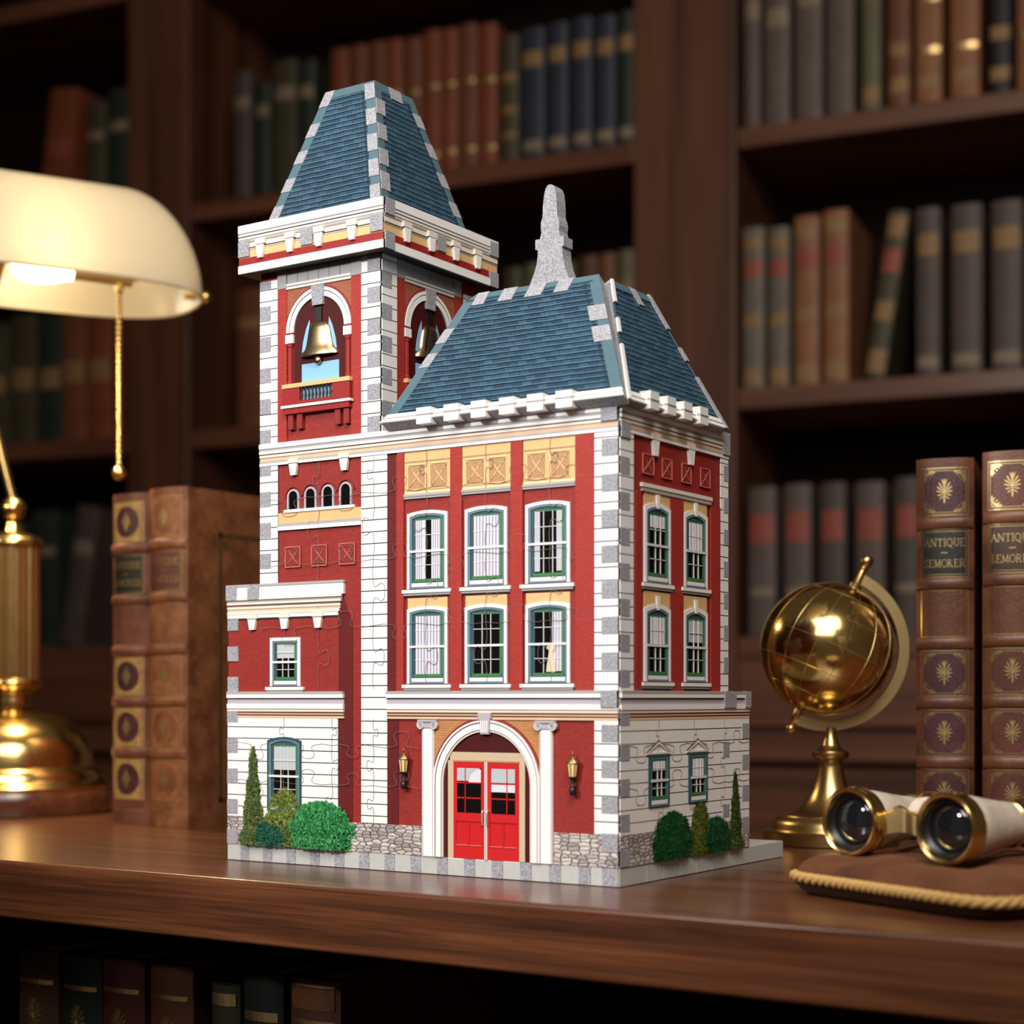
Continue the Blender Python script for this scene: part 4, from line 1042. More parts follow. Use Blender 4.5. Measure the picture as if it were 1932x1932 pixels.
# ================================================================== BOOKS
def rounded_spine(T_, n=14, bulge=0.006):
    return [(T_ * i / n, bulge * abs(2 * i / n - 1) ** 2.6) for i in range(n + 1)]
GL = {  # serif capitals on a 1 x 1 grid: (points, weight)
 'A': [([(0.05, 0), (0.45, 1)], 0.5), ([(0.45, 1), (0.85, 0)], 1.0), ([(0.2, 0.36), (0.7, 0.36)], 0.5), ([(-0.05, 0), (0.2, 0)], 0.5), ([(0.7, 0), (1.0, 0)], 0.5)],
 'N': [([(0.12, 0), (0.12, 1)], 0.5), ([(0.1, 1), (0.85, 0)], 1.0), ([(0.85, 0), (0.85, 1)], 0.5), ([(0, 0), (0.25, 0)], 0.5), ([(0.72, 1), (0.98, 1)], 0.5), ([(-0.02, 1), (0.15, 1)], 0.5)],
 'T': [([(0.05, 0.96), (0.85, 0.96)], 0.55), ([(0.45, 0), (0.45, 1)], 1.0), ([(0.3, 0), (0.6, 0)], 0.5), ([(0.06, 0.96), (0.06, 0.78)], 0.5), ([(0.84, 0.96), (0.84, 0.78)], 0.5)],
 'I': [([(0.2, 0), (0.2, 1)], 1.0), ([(0.05, 0), (0.35, 0)], 0.5), ([(0.05, 1), (0.35, 1)], 0.5)],
 'O': [([(0.45 + 0.42 * math.cos(2 * PI * i / 18), 0.5 + 0.5 * math.sin(2 * PI * i / 18)) for i in range(19)], 0.8)],
 'U': [([(0.15, 1), (0.15, 0.32), (0.22, 0.1), (0.45, 0), (0.68, 0.1), (0.76, 0.32), (0.76, 1)], 0.75), ([(0, 1), (0.3, 1)], 0.5), ([(0.62, 1), (0.9, 1)], 0.5)],
 'E': [([(0.15, 0), (0.15, 1)], 1.0), ([(0.02, 0), (0.7, 0), (0.74, 0.2)], 0.55), ([(0.15, 0.52), (0.55, 0.52)], 0.55), ([(0.02, 1), (0.66, 1), (0.68, 0.82)], 0.55)],
 'M': [([(0.12, 0), (0.16, 1)], 0.5), ([(0.14, 1), (0.5, 0.1)], 1.0), ([(0.5, 0.1), (0.88, 1)], 0.5), ([(0.88, 1), (0.92, 0)], 1.0), ([(0, 0), (0.25, 0)], 0.5), ([(0.8, 0), (1.05, 0)], 0.5)],
 'K': [([(0.15, 0), (0.15, 1)], 1.0), ([(0.15, 0.42), (0.68, 1)], 0.5), ([(0.32, 0.58), (0.75, 0)], 1.0), ([(0.02, 0), (0.3, 0)], 0.5), ([(0.02, 1), (0.3, 1)], 0.5), ([(0.6, 0), (0.85, 0)], 0.5)],
 'R': [([(0.15, 0), (0.15, 1)], 1.0), ([(0.15, 1), (0.5, 1), (0.66, 0.88), (0.66, 0.66), (0.5, 0.52), (0.15, 0.5)], 0.7), ([(0.4, 0.5), (0.78, 0)], 1.0), ([(0.02, 0), (0.3, 0)], 0.5), ([(0.66, 0), (0.88, 0)], 0.5)],
 'S': [([(0.6, 0.8), (0.5, 1.0), (0.25, 1.0), (0.14, 0.8), (0.3, 0.58), (0.5, 0.44), (0.62, 0.24), (0.5, 0.02), (0.2, 0.0), (0.08, 0.2)], 0.75), ([(0.02, -0.02), (0.66, -0.02)], 0.5)],
 'L': [([(0.2, 0), (0.2, 1)], 1.0), ([(0.02, 0), (0.6, 0), (0.64, 0.25)], 0.55), ([(0.04, 1), (0.5, 1)], 0.5), ([(0.2, 0.5), (0.42, 0.5)], 0.5)]}
GL['Q'] = GL['O'] + [([(0.42, 0.1), (0.6, -0.12), (0.95, -0.2)], 0.7)]
WID = {'I': 0.42, 'M': 1.08, 'A': 0.95, 'N': 1.0, 'Q': 0.98, 'S': 0.74, 'E': 0.8, 'L': 0.74}
def lettering(mb, text, cx, z, h, maxw, mat, fn, t=0.085):
    tot = sum(WID.get(c, 0.9) for c in text) + 0.1 * (len(text) - 1)
    kx = min(h * 0.95, maxw / tot); x = cx - tot * kx / 2
    for c in text:
        for pts, w in GL.get(c, []):
            mb.ribbon([(x + px * kx, z + py * h) for px, py in pts], h * t * (0.45 + 0.75 * w), 0.25e-3, 0.45e-3, mat, fn)
        x += (WID.get(c, 0.9) + 0.1) * kx
def petal(mb, fn, cx, cz, ang, L, w, mat, r0=0.0):
    pts = []
    for i in range(10):
        t = i / 10 * 2 * PI
        a = r0 + L * (1 - math.cos(t)) / 2; b = w * math.sin(t) * (0.6 + 0.4 * (1 - math.cos(t)) / 2)
        pts.append((cx + a * math.cos(ang) - b * math.sin(ang), cz + a * math.sin(ang) + b * math.cos(ang)))
    mb.poly(pts, 0.05e-3, 0.45e-3, mat, fn)
def emblem(mb, fn, cx, cz, s, mat):
    petal(mb, fn, cx, cz + s * 0.1, PI / 2, s * 0.9, s * 0.11, mat)
    for k in (-1, 1):
        for a, L, w, z in ((58, 0.72, 0.075, 0.12), (36, 0.66, 0.075, 0.02), (14, 0.60, 0.07, -0.08), (-12, 0.50, 0.065, -0.2), (-40, 0.40, 0.06, -0.34), (74, 0.5, 0.05, 0.5)):
            an = math.radians(a) if k == 1 else PI - math.radians(a)
            petal(mb, fn, cx + k * s * 0.06, cz + z * s, an, s * L, s * w, mat)
    petal(mb, fn, cx, cz - s * 0.1, -PI / 2, s * 0.85, s * 0.09, mat)
    mb.poly([(cx + s * 0.14 * math.cos(2 * PI * i / 10), cz + s * 0.2 * math.sin(2 * PI * i / 10)) for i in range(10)], 0.05e-3, 0.36e-3, mat, fn)
def curl(mb, fn, x, z, sx, sz, s, mat):
    for a0, r, ox, oz in ((0, 0.32, 0.34, 0.34), (1, 0.22, 0.86, 0.22), (2, 0.22, 0.22, 0.86), (3, 0.15, 1.25, 0.16), (4, 0.15, 0.16, 1.25)):
        pts = []
        for i in range(13):
            t = i / 12 * 1.5 * 2 * PI + a0; rr = r * s * (1 - 0.6 * i / 12)
            pts.append((x + sx * (ox * s + rr * math.cos(t)), z + sz * (oz * s + rr * math.sin(t))))
        mb.ribbon(pts, s * 0.09, 0.05e-3, 0.3e-3, mat, fn)
    for q in range(5):
        a = q / 4; px, pz = x + sx * s * (1.35 - 1.3 * a), z + sz * s * (0.05 + 1.3 * a)
        petal(mb, fn, px, pz, math.atan2(sz, sx), s * 0.3, s * 0.07, mat)

def hero_book(name, loc, rz, T_, H, D, cover, label_mat, lines, style, label, group):
    """Antique leather volume: spine faces local -y, x runs across the spine."""
    root = empty(name, loc, rz)
    tag(root, label, 'book', group)
    hw = 0.0032
    sp = rounded_spine(T_)
    ysp = lambda x: 0.006 * abs(2 * max(0, min(1, x / T_)) - 1) ** 2.6
    mb = MB()   # case: spine shell and two boards
    n = len(sp)
    inner = [(x * (1 - 2 * 0.0028 / T_) + 0.0028, y + 0.003) for x, y in sp]
    outline = sp + [(T_, 0.012), (T_ - 0.0006, 0.0165), (T_, 0.021), (T_, D), (T_ - hw, D), (T_ - hw, 0.012)] + inner[::-1][1:-1] + [(hw, 0.012), (hw, D), (0, D), (0, 0.021), (0.0006, 0.0165), (0, 0.012)]
    f = lambda u, v, o: (u, v, o)
    # walls of the case as an extruded outline
    m = len(outline); vs = [(x, y, 0) for x, y in outline] + [(x, y, H) for x, y in outline]
    mb.add(vs, [(i, (i + 1) % m, m + (i + 1) % m, m + i) for i in range(m)], cover)
    for z in (0, m):
        for i in range(n - 1): pass
    # end caps in strips (spine shell, boards)
    ns = n
    ext = [(0, 0.012)] + sp + [(T_, 0.012)]
    ins = [(hw, 0.012)] + inner + [(T_ - hw, 0.012)]
    for z in (0.0, H):
        for i in range(len(ext) - 1):
            mb.add([(ext[i][0], ext[i][1], z), (ext[i + 1][0], ext[i + 1][1], z), (ins[i + 1][0], ins[i + 1][1], z), (ins[i][0], ins[i][1], z)], [(0, 1, 2, 3)], cover)
        for x0, x1 in ((0, hw), (T_ - hw, T_)):
            mb.add([(x0, 0.012, z), (x1, 0.012, z), (x1, D, z), (x0, D, z)], [(0, 1, 2, 3)], cover)
    case = mb.build('cover', root, scale=1.0, smooth=50, weld=1e-6)
    mb = MB(); mb.box(hw, T_ - hw, 0.008, D - 0.005, 0.003, H - 0.003, 'pages'); mb.build('page_block', root, scale=1.0)
    SF = lambda u, h, o: (u, ysp(u) - o, h)
    def sgrid(mb, u0, u1, h0, h1, o, mat, k=8):
        for i in range(k):
            a = u0 + (u1 - u0) * i / k; b = u0 + (u1 - u0) * (i + 1) / k
            mb.add([SF(a, h0, o), SF(b, h0, o), SF(b, h1, o), SF(a, h1, o)], [(0, 1, 2, 3)], mat)
    s = H / 0.300
    def smedal(mb, cx, cz, ru, rh, o, mat):
        nn = 28; rr = (0.001, 0.25, 0.5, 0.75, 1.0)
        vs = [SF(cx + ru * r * math.cos(2 * PI * i / nn), cz + rh * r * math.sin(2 * PI * i / nn), o) for r in rr for i in range(nn)]
        mb.add(vs, [(j * nn + i, j * nn + (i + 1) % nn, (j + 1) * nn + (i + 1) % nn, (j + 1) * nn + i) for j in range(len(rr) - 1) for i in range(nn)], mat)
    bands = [(250, 0.0050), (203, 0.0050), (157, 0.0050), (111, 0.0050), (65, 0.0050)]
    for zc, hh in bands:
        mb = MB(); k = 12
        for j in range(8):
            a0, a1 = PI * j / 8, PI * (j + 1) / 8
            for i in range(k):
                ua, ub = T_ * (0.01 + 0.98 * i / k), T_ * (0.01 + 0.98 * (i + 1) / k)
                q = lambda u, a: SF(u, zc * MM * s + hh * math.cos(a), 0.0024 * math.sin(a))
                mb.add([q(ua, a0), q(ub, a0), q(ub, a1), q(ua, a1)], [(0, 1, 2, 3)], cover)
        mb.build('spine_band', root, scale=1.0, smooth=60, weld=1e-6)
    gilt = 'gilt' if style == 'bright' else 'giltdim'
    u0, u1 = T_ * 0.09, T_ * 0.91
    def frame(mb, h0, h1, dbl=True, w=0.00065):
        for ins_, ww in ((0, w), (0.0022, w * 0.5))[:2 if dbl else 1]:
            a, b, c, d = u0 + ins_ * 0.8, u1 - ins_ * 0.8, h0 + ins_, h1 - ins_
            sgrid(mb, a, b, c, c + ww * 1.3, 0.00022, gilt); sgrid(mb, a, b, d - ww * 1.3, d, 0.00022, gilt)
            sgrid(mb, a, a + ww, c, d, 0.00022, gilt, 1); sgrid(mb, b - ww, b, c, d, 0.00022, gilt, 1)
    comps = [(255.5, 292.6, 'e'), (207.6, 245.6, 'l'), (161.5, 198.4, 'p'), (116, 151.8, 'e'), (69.6, 106, 'e'), (22, 60, 'e')]
    for h0, h1, kind in comps:
        h0 *= MM * s; h1 *= MM * s
        cx, cz = T_ / 2, (h0 + h1) / 2
        if kind == 'l':
            mb = MB(); sgrid(mb, u0, u1, h0, h1, 0.0001, label_mat)
            lab = mb.build('title_label', root, scale=1.0)
            mb = MB(); frame(mb, h0, h1); mb.build('gilt_frame', lab, scale=1.0)
            mb = MB()
            lettering(mb, lines[0], cx, cz + 0.0052, 0.0058, (u1 - u0) * 0.86, gilt, SF)
            sgrid(mb, cx - 0.0025, cx + 0.0025, cz - 0.0002, cz + 0.0006, 0.0003, gilt, 2)
            lettering(mb, lines[1], cx, cz - 0.0108, 0.0058, (u1 - u0) * 0.86, gilt, SF)
            mb.build('title_lettering', lab, scale=1.0)
            continue
        if style == 'bright':
            mb = MB(); sgrid(mb, u0, u1, h0, h1, 0.00008, 'panelplum' if 'plum' in cover or cover == 'leatherR' else 'panelbrown') if kind == 'e' else sgrid(mb, u0, u1, h0, h1, 0.00008, cover)
            pan = mb.build('spine_panel', root, scale=1.0)
            mb = MB(); frame(mb, h0, h1, kind == 'e'); mb.build('gilt_frame', pan, scale=1.0)
            if kind == 'e':
                mb = MB(); emblem(mb, SF, cx, cz, 0.0098, gilt)
                for sx, x in ((1, u0 + 0.0022), (-1, u1 - 0.0022)):
                    for sz, z in ((1, h0 + 0.0026), (-1, h1 - 0.0026)): curl(mb, SF, x, z, sx, sz, 0.0056, gilt)
                mb.build('gilt_ornament', pan, scale=1.0)
        elif style in ('gilded', 'worn'):
            mb = MB(); gp = 'goldpanel' if style == 'gilded' else 'tanpanel'
            if kind == 'p':
                sgrid(mb, u0, u1, h0, h1, 0.00008, cover); pan = mb.build('spine_panel', root, scale=1.0)
                mb = MB(); sgrid(mb, u0, u1, h0, h0 + 0.001, 0.0002, gilt); sgrid(mb, u0, u1, h1 - 0.001, h1, 0.0002, gilt); mb.build('gilt_frame', pan, scale=1.0)
                continue
            sgrid(mb, u0, u1, h0, h1, 0.00008, gp); pan = mb.build('spine_panel', root, scale=1.0)
            mb = MB(); smedal(mb, cx, cz, (u1 - u0) * 0.38, (h1 - h0) * 0.38, 0.0002, 'panelplum' if style == 'gilded' else 'leatherL2')
            mb.build('oval_medallion', pan, scale=1.0)
            mb = MB(); emblem(mb, SF, cx, cz, 0.0072, gilt)
            mb.poly([(cx, cz + 0.009), (cx + 0.0052, cz), (cx, cz - 0.009), (cx - 0.0052, cz)], 0.0001, 0.0005, gilt, SF)
            frame(mb, h0, h1, False); mb.build('gilt_ornament', pan, scale=1.0)
    mb = MB()   # tail gilding and the ruled border on the right-hand board
    sgrid(mb, u0, u1, 0.012 * s, 0.0135 * s, 0.0002, gilt)
    if style == 'worn':
        bx = lambda y, z, o: (T_ + o, y, z)
        a, b, c, d = 0.045, D - 0.02, 0.02, H - 0.038
        for y0, y1, z0, z1 in ((a, a + 0.004, c, d), (a, b, d - 0.004, d), (a, b, c, c + 0.004), (b - 0.004, b, c, d)):
            mb.poly([(y0, z0), (y1, z0), (y1, z1), (y0, z1)], -0.0002, 0.0003, gilt, bx)
        mb.poly([(a + 0.005, d - 0.006), (a + 0.014, d - 0.009), (a + 0.011, d - 0.016), (a + 0.006, d - 0.014)], 0, 0.0003, gilt, bx)
    mb.build('gilt_border', root, scale=1.0)
    return root

def at(px_lat, d): return rf(px_lat, d, 0.0)
RB = YAW - math.radians(19.5)
p1 = rf(0.3119, 1.286); e1 = Vector((math.cos(RB), math.sin(RB), 0))
hero_book('antique_book', p1, RB, 0.0435, 0.299, 0.20, 'leatherR', 'labelblack', ('ANTIQUE', 'SEMOKER'), 'bright', 'red-brown gilt leather book with black title label, behind the opera glasses', 'antique volumes on the right')
p2 = Vector(p1) + e1 * 0.0500 + Vector((0, -0.0, 0)) + Vector((-e1.y, e1.x, 0)) * -0.006
hero_book('antique_book', tuple(p2), RB, 0.0445, 0.3015, 0.20, 'leatherR2', 'labelbrown', ('ANTIQUE', 'LEMOREK'), 'bright', 'chestnut gilt leather book with brown title label, cut by the right frame edge', 'antique volumes on the right')
hero_book('antique_book', (-0.6515, 0.1965, 0), 0.0, 0.047, 0.3005, 0.20, 'leatherL', 'labelblack', ('ANTIQUE', 'SEMOKER'), 'gilded', 'purple-brown book with gilded oval spine panels, next to the lamp', 'antique volumes on the left')
hero_book('antique_book', (-0.6005, 0.1925, 0), 0.0, 0.0475, 0.302, 0.205, 'leatherL2', 'labelred', ('ANTIQUE', 'SEMOKER'), 'worn', 'worn tan-brown leather book touching the purple-brown one, half behind the model', 'antique volumes on the left')

# ---- plain shelf books (far bookcase and under the top board)
def cmat(name, rgb, rough=0.5): 
    if name not in M: M[name] = leather(name, tuple(c * 0.7 for c in srgb(*rgb)[:3]) + (1,), srgb(*rgb), None, rough, 30, 300, 0.3, 0.3)
    return name
BK = {'taupe': (100, 86, 82), 'greygreen': (104, 100, 78), 'redbrown': (118, 72, 50), 'tan': (148, 98, 66), 'black': (34, 30, 30), 'charcoal': (84, 74, 70), 'brown': (122, 72, 52), 'rust': (134, 70, 46), 'navy': (50, 56, 72), 'olive': (74, 70, 52), 'darkgreen': (44, 54, 46), 'oxblood': (104, 44, 36), 'deepgreen': (30, 42, 36), 'grey': (110, 104, 96), 'umber': (92, 62, 44)}
for k, v in BK.items(): cmat('cloth_' + k, v)
cmat('label_red', (156, 80, 66)); cmat('label_gold', (150, 118, 78)); cmat('label_cream', (140, 124, 104))
def shelf_book(name, loc, rz, T_, H, D, col, marks, label, group, lean=0.0, emblem_=False, parent_lean=None):
    root = empty(name, (loc[0], loc[1], loc[2] + 0.0006 + T_ * math.sin(lean)), rz)
    if lean: root.rotation_euler = (0, lean, rz)
    tag(root, label, 'book', group)
    sp = rounded_spine(T_, 8, 0.005)
    mb = MB()
    ext = sp + [(T_, D), (T_ - 0.003, D), (T_ - 0.003, 0.01)] + [(0.003, 0.01), (0.003, D), (0, D)]
    m = len(ext); vs = [(x, y, 0) for x, y in ext] + [(x, y, H) for x, y in ext]
    fs = [(i, (i + 1) % m, m + (i + 1) % m, m + i) for i in range(m)]
    ns = len(sp)
    for o in (0, m):
        fs.append(tuple(o + i for i in list(range(ns)) + [ns + 2, ns + 3]))
        fs.append(tuple(o + i for i in (ns - 1, ns, ns + 1, ns + 2)))
        fs.append(tuple(o + i for i in (0, ns + 3, ns + 4, ns + 5)))
    mb.add(vs, fs, 'cloth_' + col); mb.build('cover', root, scale=1.0, smooth=40)
    mb = MB(); mb.box(0.003, T_ - 0.003, 0.01, D - 0.004, 0.002, H - 0.003, 'pages'); mb.build('page_block', root, scale=1.0)
    ysp = lambda x: 0.005 * abs(2 * max(0, min(1, x / T_)) - 1) ** 2.6
    SF = lambda u, h, o: (u, ysp(u) - o, h)
    for z, hh, mt in marks:
        mb = MB()
        for i in range(6):
            a = T_ * (0.08 + 0.84 * i / 6); b = T_ * (0.08 + 0.84 * (i + 1) / 6)
            mb.poly([(a, (z - hh / 2) * H), (b, (z - hh / 2) * H), (b, (z + hh / 2) * H), (a, (z + hh / 2) * H)], -0.0002, 0.0006, mt, SF)
        mb.build('spine_label' if hh > 0.03 else 'gilt_band', root, scale=1.0)
    if emblem_:
        mb = MB(); emblem(mb, SF, T_ / 2, emblem_ * H, T_ * 0.30, 'gilt'); mb.build('gilt_emblem', root, scale=1.0)
    return root

# books standing under the top board
UB = [(-502.3, -459.1, -74.4, 'umber', 'dark brown book with gold band and emblem, first from the left under the table top'),
      (-454.5, -413.0, -75.1, 'deepgreen', 'dark green book with gold emblem, second from the left under the table top'),
      (-411.9, -369.9, -72.6, 'oxblood', 'oxblood book beside the dark green emblem book, under the table top'),
      (-363.6, -322.4, -72.9, 'rust', 'rust brown book with gold emblem, fourth from the left under the table top'),
      (-304.4, -278.4, -82.0, 'olive', 'short thin olive book after the gap, under the table top'),
      (-275.1, -240.0, -71.3, 'deepgreen', 'dark green book with plain gold band, right of the thin olive one'),
      (-233.0, -190.5, -70.6, 'redbrown', 'thick red-brown book, last on the right under the table top')]
for k_, v_ in (('umber', (58, 40, 30)), ('deepgreen', (24, 32, 28)), ('oxblood', (70, 32, 27)), ('rust', (82, 46, 32)), ('olive', (50, 46, 34)), ('redbrown', (76, 42, 32))): cmat('cloth_dim_' + k_, v_)  # darker copies of the cloth colours, with the shade under the top board included
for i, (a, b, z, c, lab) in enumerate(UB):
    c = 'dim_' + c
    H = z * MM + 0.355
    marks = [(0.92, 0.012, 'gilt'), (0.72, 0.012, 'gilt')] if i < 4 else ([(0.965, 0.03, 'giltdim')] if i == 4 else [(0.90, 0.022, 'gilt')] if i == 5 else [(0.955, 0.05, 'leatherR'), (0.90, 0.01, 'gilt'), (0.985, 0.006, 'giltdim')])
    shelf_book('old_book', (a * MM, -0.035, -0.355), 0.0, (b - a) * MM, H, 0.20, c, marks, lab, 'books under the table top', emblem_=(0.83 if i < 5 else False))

# ================================================================== FAR BOOKCASE
P0 = Vector((-0.9056, 1.7994, 0)); BYAW = math.radians(10.505)
TL, TRR = -2.45, 1.45
ZF = -0.80
K = empty('bookcase', (P0.x, P0.y, ZF), BYAW)
tag(K, 'dark mahogany wall bookcase full of old books behind everything', 'bookcase')
def kbox(name, t0, t1, b0, b1, z0, z1, mat='case', bev=0.004):
    mb = MB(); mb.box(t0, t1, b0, b1, z0 - ZF, z1 - ZF, mat); return mb.build(name, K, scale=1.0, bevel=bev)
ZT = 2.10
UPR = [(TL, TL + 0.15), (-1.2045, -1.0537), (-0.0907, 0.1013), (1.30, 1.45)]
for a, b in UPR: kbox('upright', a, b, 0, 0.34, ZF, ZT)
SH = [0.224, 0.667, 1.133, 1.616]
BAYS = [(TL + 0.15, -1.2045), (-1.0537, -0.0907), (0.1013, 1.30)]
for a, b in BAYS:
    for z in SH: kbox('shelf', a, b, 0.006, 0.33, z - 0.038, z, 'caseX')
    kbox('drawer_front', a, b, 0.004, 0.03, 0.065, 0.186, 'caseX')
    kbox('plinth_ledge', a, b, -0.03, 0.03, 0.005, 0.030, 'caseX')
    kbox('cabinet_door', a, b, 0.002, 0.028, ZF + 0.08, 0.0, 'caseX')
    kbox('recessed_rail', a, b, 0.022, 0.035, 0.02, 0.07, 'caseX')
    kbox('top_rail', a, b, 0.0, 0.03, ZT - 0.12, ZT, 'caseX')
kbox('crown', TL - 0.02, TRR + 0.02, -0.03, 0.345, ZT, ZT + 0.06, 'caseX')
kbox('back_panel', TL, TRR, 0.335, 0.345, ZF, ZT, 'caseback', 0)
EV = Vector((math.cos(BYAW), math.sin(BYAW), 0)); BV = Vector((-math.sin(BYAW), math.cos(BYAW), 0))
def kpos(t, b, z): p = P0 + EV * t + BV * b; return (p.x, p.y, z)
ORD = ['first', 'second', 'third', 'fourth', 'fifth', 'sixth', 'seventh', 'eighth', 'ninth', 'tenth', 'eleventh', 'twelfth', 'thirteenth', 'fourteenth', 'fifteenth', 'sixteenth']
def row(ts, cols, z, tops, marks, where, group, start=0, setb=0.012):
    for i, (a, b) in enumerate(ts):
        c = cols[i]; top = tops[i] if isinstance(tops, (list, tuple)) else tops
        mk = marks[i] if isinstance(marks, list) and marks and isinstance(marks[0], list) else marks
        nm = {'taupe': 'taupe', 'greygreen': 'grey-green', 'redbrown': 'red-brown', 'darkgreen': 'dark green', 'deepgreen': 'blackish green'}.get(c, c)
        shelf_book('shelf_book', kpos(a, setb + 0.004 * ((i * 7) % 3), z), BYAW, b - a, top - z, 0.2, c, mk, f'{nm} book, {ORD[i + start]} from the left {where}', group)
def pairs(v): return list(zip(v[::2], v[1::2]))
lab4 = [(0.86, 0.10, 'label_cream')]
row(pairs([0.113, 0.142, 0.150, 0.194, 0.204, 0.251, 0.262, 0.308, 0.322, 0.354, 0.367, 0.404, 0.415, 0.458, 0.473, 0.520, 0.535, 0.572, 0.582, 0.628]),
    ['taupe', 'taupe', 'taupe', 'taupe', 'greygreen', 'redbrown', 'tan', 'tan', 'black', 'tan'], 1.133, [1.42, 1.41, 1.42, 1.43, 1.41, 1.42, 1.43, 1.43, 1.42, 1.43],
    [[(0.72, 0.12, 'label_cream')], [(0.68, 0.12, 'label_cream')], [(0.75, 0.1, 'label_cream')], [(0.75, 0.1, 'label_cream')], [(0.1, 0.1, 'label_gold'), (0.75, 0.1, 'label_gold')], [(0.14, 0.1, 'label_gold'), (0.35, 0.08, 'label_gold')], [(0.3, 0.03, 'gilt'), (0.6, 0.03, 'gilt'), (0.12, 0.06, 'label_gold')], [(0.3, 0.03, 'gilt'), (0.6, 0.03, 'gilt'), (0.14, 0.08, 'label_gold')],
     [(0.12, 0.08, 'label_gold'), (0.36, 0.08, 'label_gold'), (0.7, 0.06, 'label_gold')], [(0.3, 0.03, 'gilt')]],
    'on the upper shelf of the right bay', 'books on the upper right shelf')
rl = [(0.90, 0.08, 'label_gold'), (0.745, 0.11, 'label_red'), (0.42, 0.08, 'label_gold'), (0.07, 0.1, 'label_gold')]
row(pairs([0.111, 0.149, 0.157, 0.193, 0.203, 0.246, 0.256, 0.299]), ['grey', 'grey', 'tan', 'tan'], 0.667, [0.953, 0.950, 0.965, 0.968], [rl, rl, rl, rl], 'on the middle shelf of the right bay', 'books on the middle right shelf')
gl = [(0.78, 0.13, 'label_gold'), (0.08, 0.07, 'label_cream')]
row(pairs([0.416, 0.456, 0.474, 0.524, 0.540, 0.590, 0.602, 0.650]), ['charcoal', 'charcoal', 'charcoal', 'charcoal'], 0.667, [0.953, 0.953, 0.953, 0.955], gl, 'on the middle shelf of the right bay', 'books on the middle right shelf', 5)
shelf_book('shelf_book', kpos(0.327, 0.014, 0.6675), BYAW, 0.035, 0.288, 0.19, 'olive', [(0.9, 0.12, 'label_gold'), (0.70, 0.14, 'label_red'), (0.4, 0.12, 'label_gold'), (0.1, 0.14, 'label_gold')], 'olive book with red label leaning on the middle shelf of the right bay', 'books on the middle right shelf', lean=math.radians(8.5))
r5 = [(0.72, 0.2, 'label_red'), (0.3, 0.05, 'label_cream')]
row(pairs([0.121, 0.170, 0.185, 0.232, 0.248, 0.292, 0.312, 0.361, 0.378, 0.420, 0.434, 0.480, 0.496, 0.54]), ['taupe', 'taupe', 'charcoal', 'taupe', 'charcoal', 'taupe', 'taupe'], 0.224, [0.49, 0.493, 0.493, 0.49, 0.495, 0.49, 0.492], r5, 'on the lower shelf of the right bay', 'books on the lower right shelf')
row(pairs([-0.952, -0.916, -0.904, -0.872, -0.864, -0.812, -0.802, -0.766]), ['charcoal', 'darkgreen', 'olive', 'darkgreen'], 1.133, [1.388, 1.36, 1.40, 1.39], [(0.75, 0.1, 'label_cream')], 'on the upper shelf of the middle bay', 'books on the upper middle shelf')
n9 = [(-0.728 + k * 0.0397, -0.728 + k * 0.0397 + 0.0365) for k in range(9)]
row(n9, ['rust', 'brown', 'redbrown', 'rust', 'brown', 'rust', 'rust', 'brown', 'rust'], 1.133, [1.400, 1.402, 1.404, 1.400, 1.398, 1.408, 1.402, 1.406, 1.402], [(0.6, 0.03, 'giltdim'), (0.12, 0.03, 'giltdim')], 'on the upper shelf of the middle bay', 'books on the upper middle shelf', 4)
row(pairs([-0.360, -0.326]), ['olive'], 1.133, 1.37, [(0.66, 0.07, 'label_gold'), (0.4, 0.05, 'label_gold'), (0.2, 0.05, 'label_gold')], 'on the upper shelf of the middle bay', 'books on the upper middle shelf', 13)
for i, (a, b) in enumerate(pairs([-0.318, -0.274, -0.265, -0.227, -0.217, -0.179, -0.170, -0.133, -0.126, -0.094])):
    shelf_book('shelf_book', kpos(a, 0.014, 1.133), BYAW, b - a, 0.244 + 0.002 * (i % 3), 0.2, 'navy' if i < 4 else 'darkgreen', [(0.76, 0.12, 'label_gold'), (0.09, 0.08, 'label_cream')],
               ('navy book, %s of the navy row beside the wide upright, upper shelf' % ORD[i]) if i < 4 else 'dark green book against the wide upright, end of the navy row', 'books on the upper middle shelf')
row(pairs([-0.946, -0.884, -0.356, -0.322, -0.316, -0.286, -0.278, -0.248, -0.242, -0.212, -0.206, -0.172, -0.166, -0.133, -0.128, -0.096]), ['brown', 'olive', 'greygreen', 'charcoal', 'olive', 'umber', 'redbrown', 'greygreen'], 0.667, [0.945, 0.93, 0.935, 0.925, 0.93, 0.938, 0.936, 0.94],
    [(0.75, 0.08, 'label_gold')], 'on the middle shelf behind the model', 'books on the middle shelf behind the model')
shelf_book('shelf_book', kpos(-1.448, 0.012, 1.1335), BYAW, 0.075, 0.282, 0.2, 'rust', [(0.55, 0.12, 'label_red')], 'rust book leaning above the lamp shade, upper left shelf', 'books on the upper left shelf', lean=math.radians(7.5))
row(pairs([-1.318, -1.272, -1.266, -1.212]), ['olive', 'darkgreen'], 1.133, [1.38, 1.40], [(0.7, 0.08, 'label_cream')], 'by the leaning rust book, upper left shelf', 'books on the upper left shelf')
row(pairs([-1.60, -1.53, -1.524, -1.457, -1.452, -1.39, -1.383, -1.322, -1.317, -1.258]), ['olive', 'olive', 'darkgreen', 'brown', 'rust'], 0.667, [0.93, 0.945, 0.94, 0.955, 0.955], [(0.5, 0.16, 'label_gold')], 'on the middle shelf behind the lamp chain', 'books on the middle left shelf')
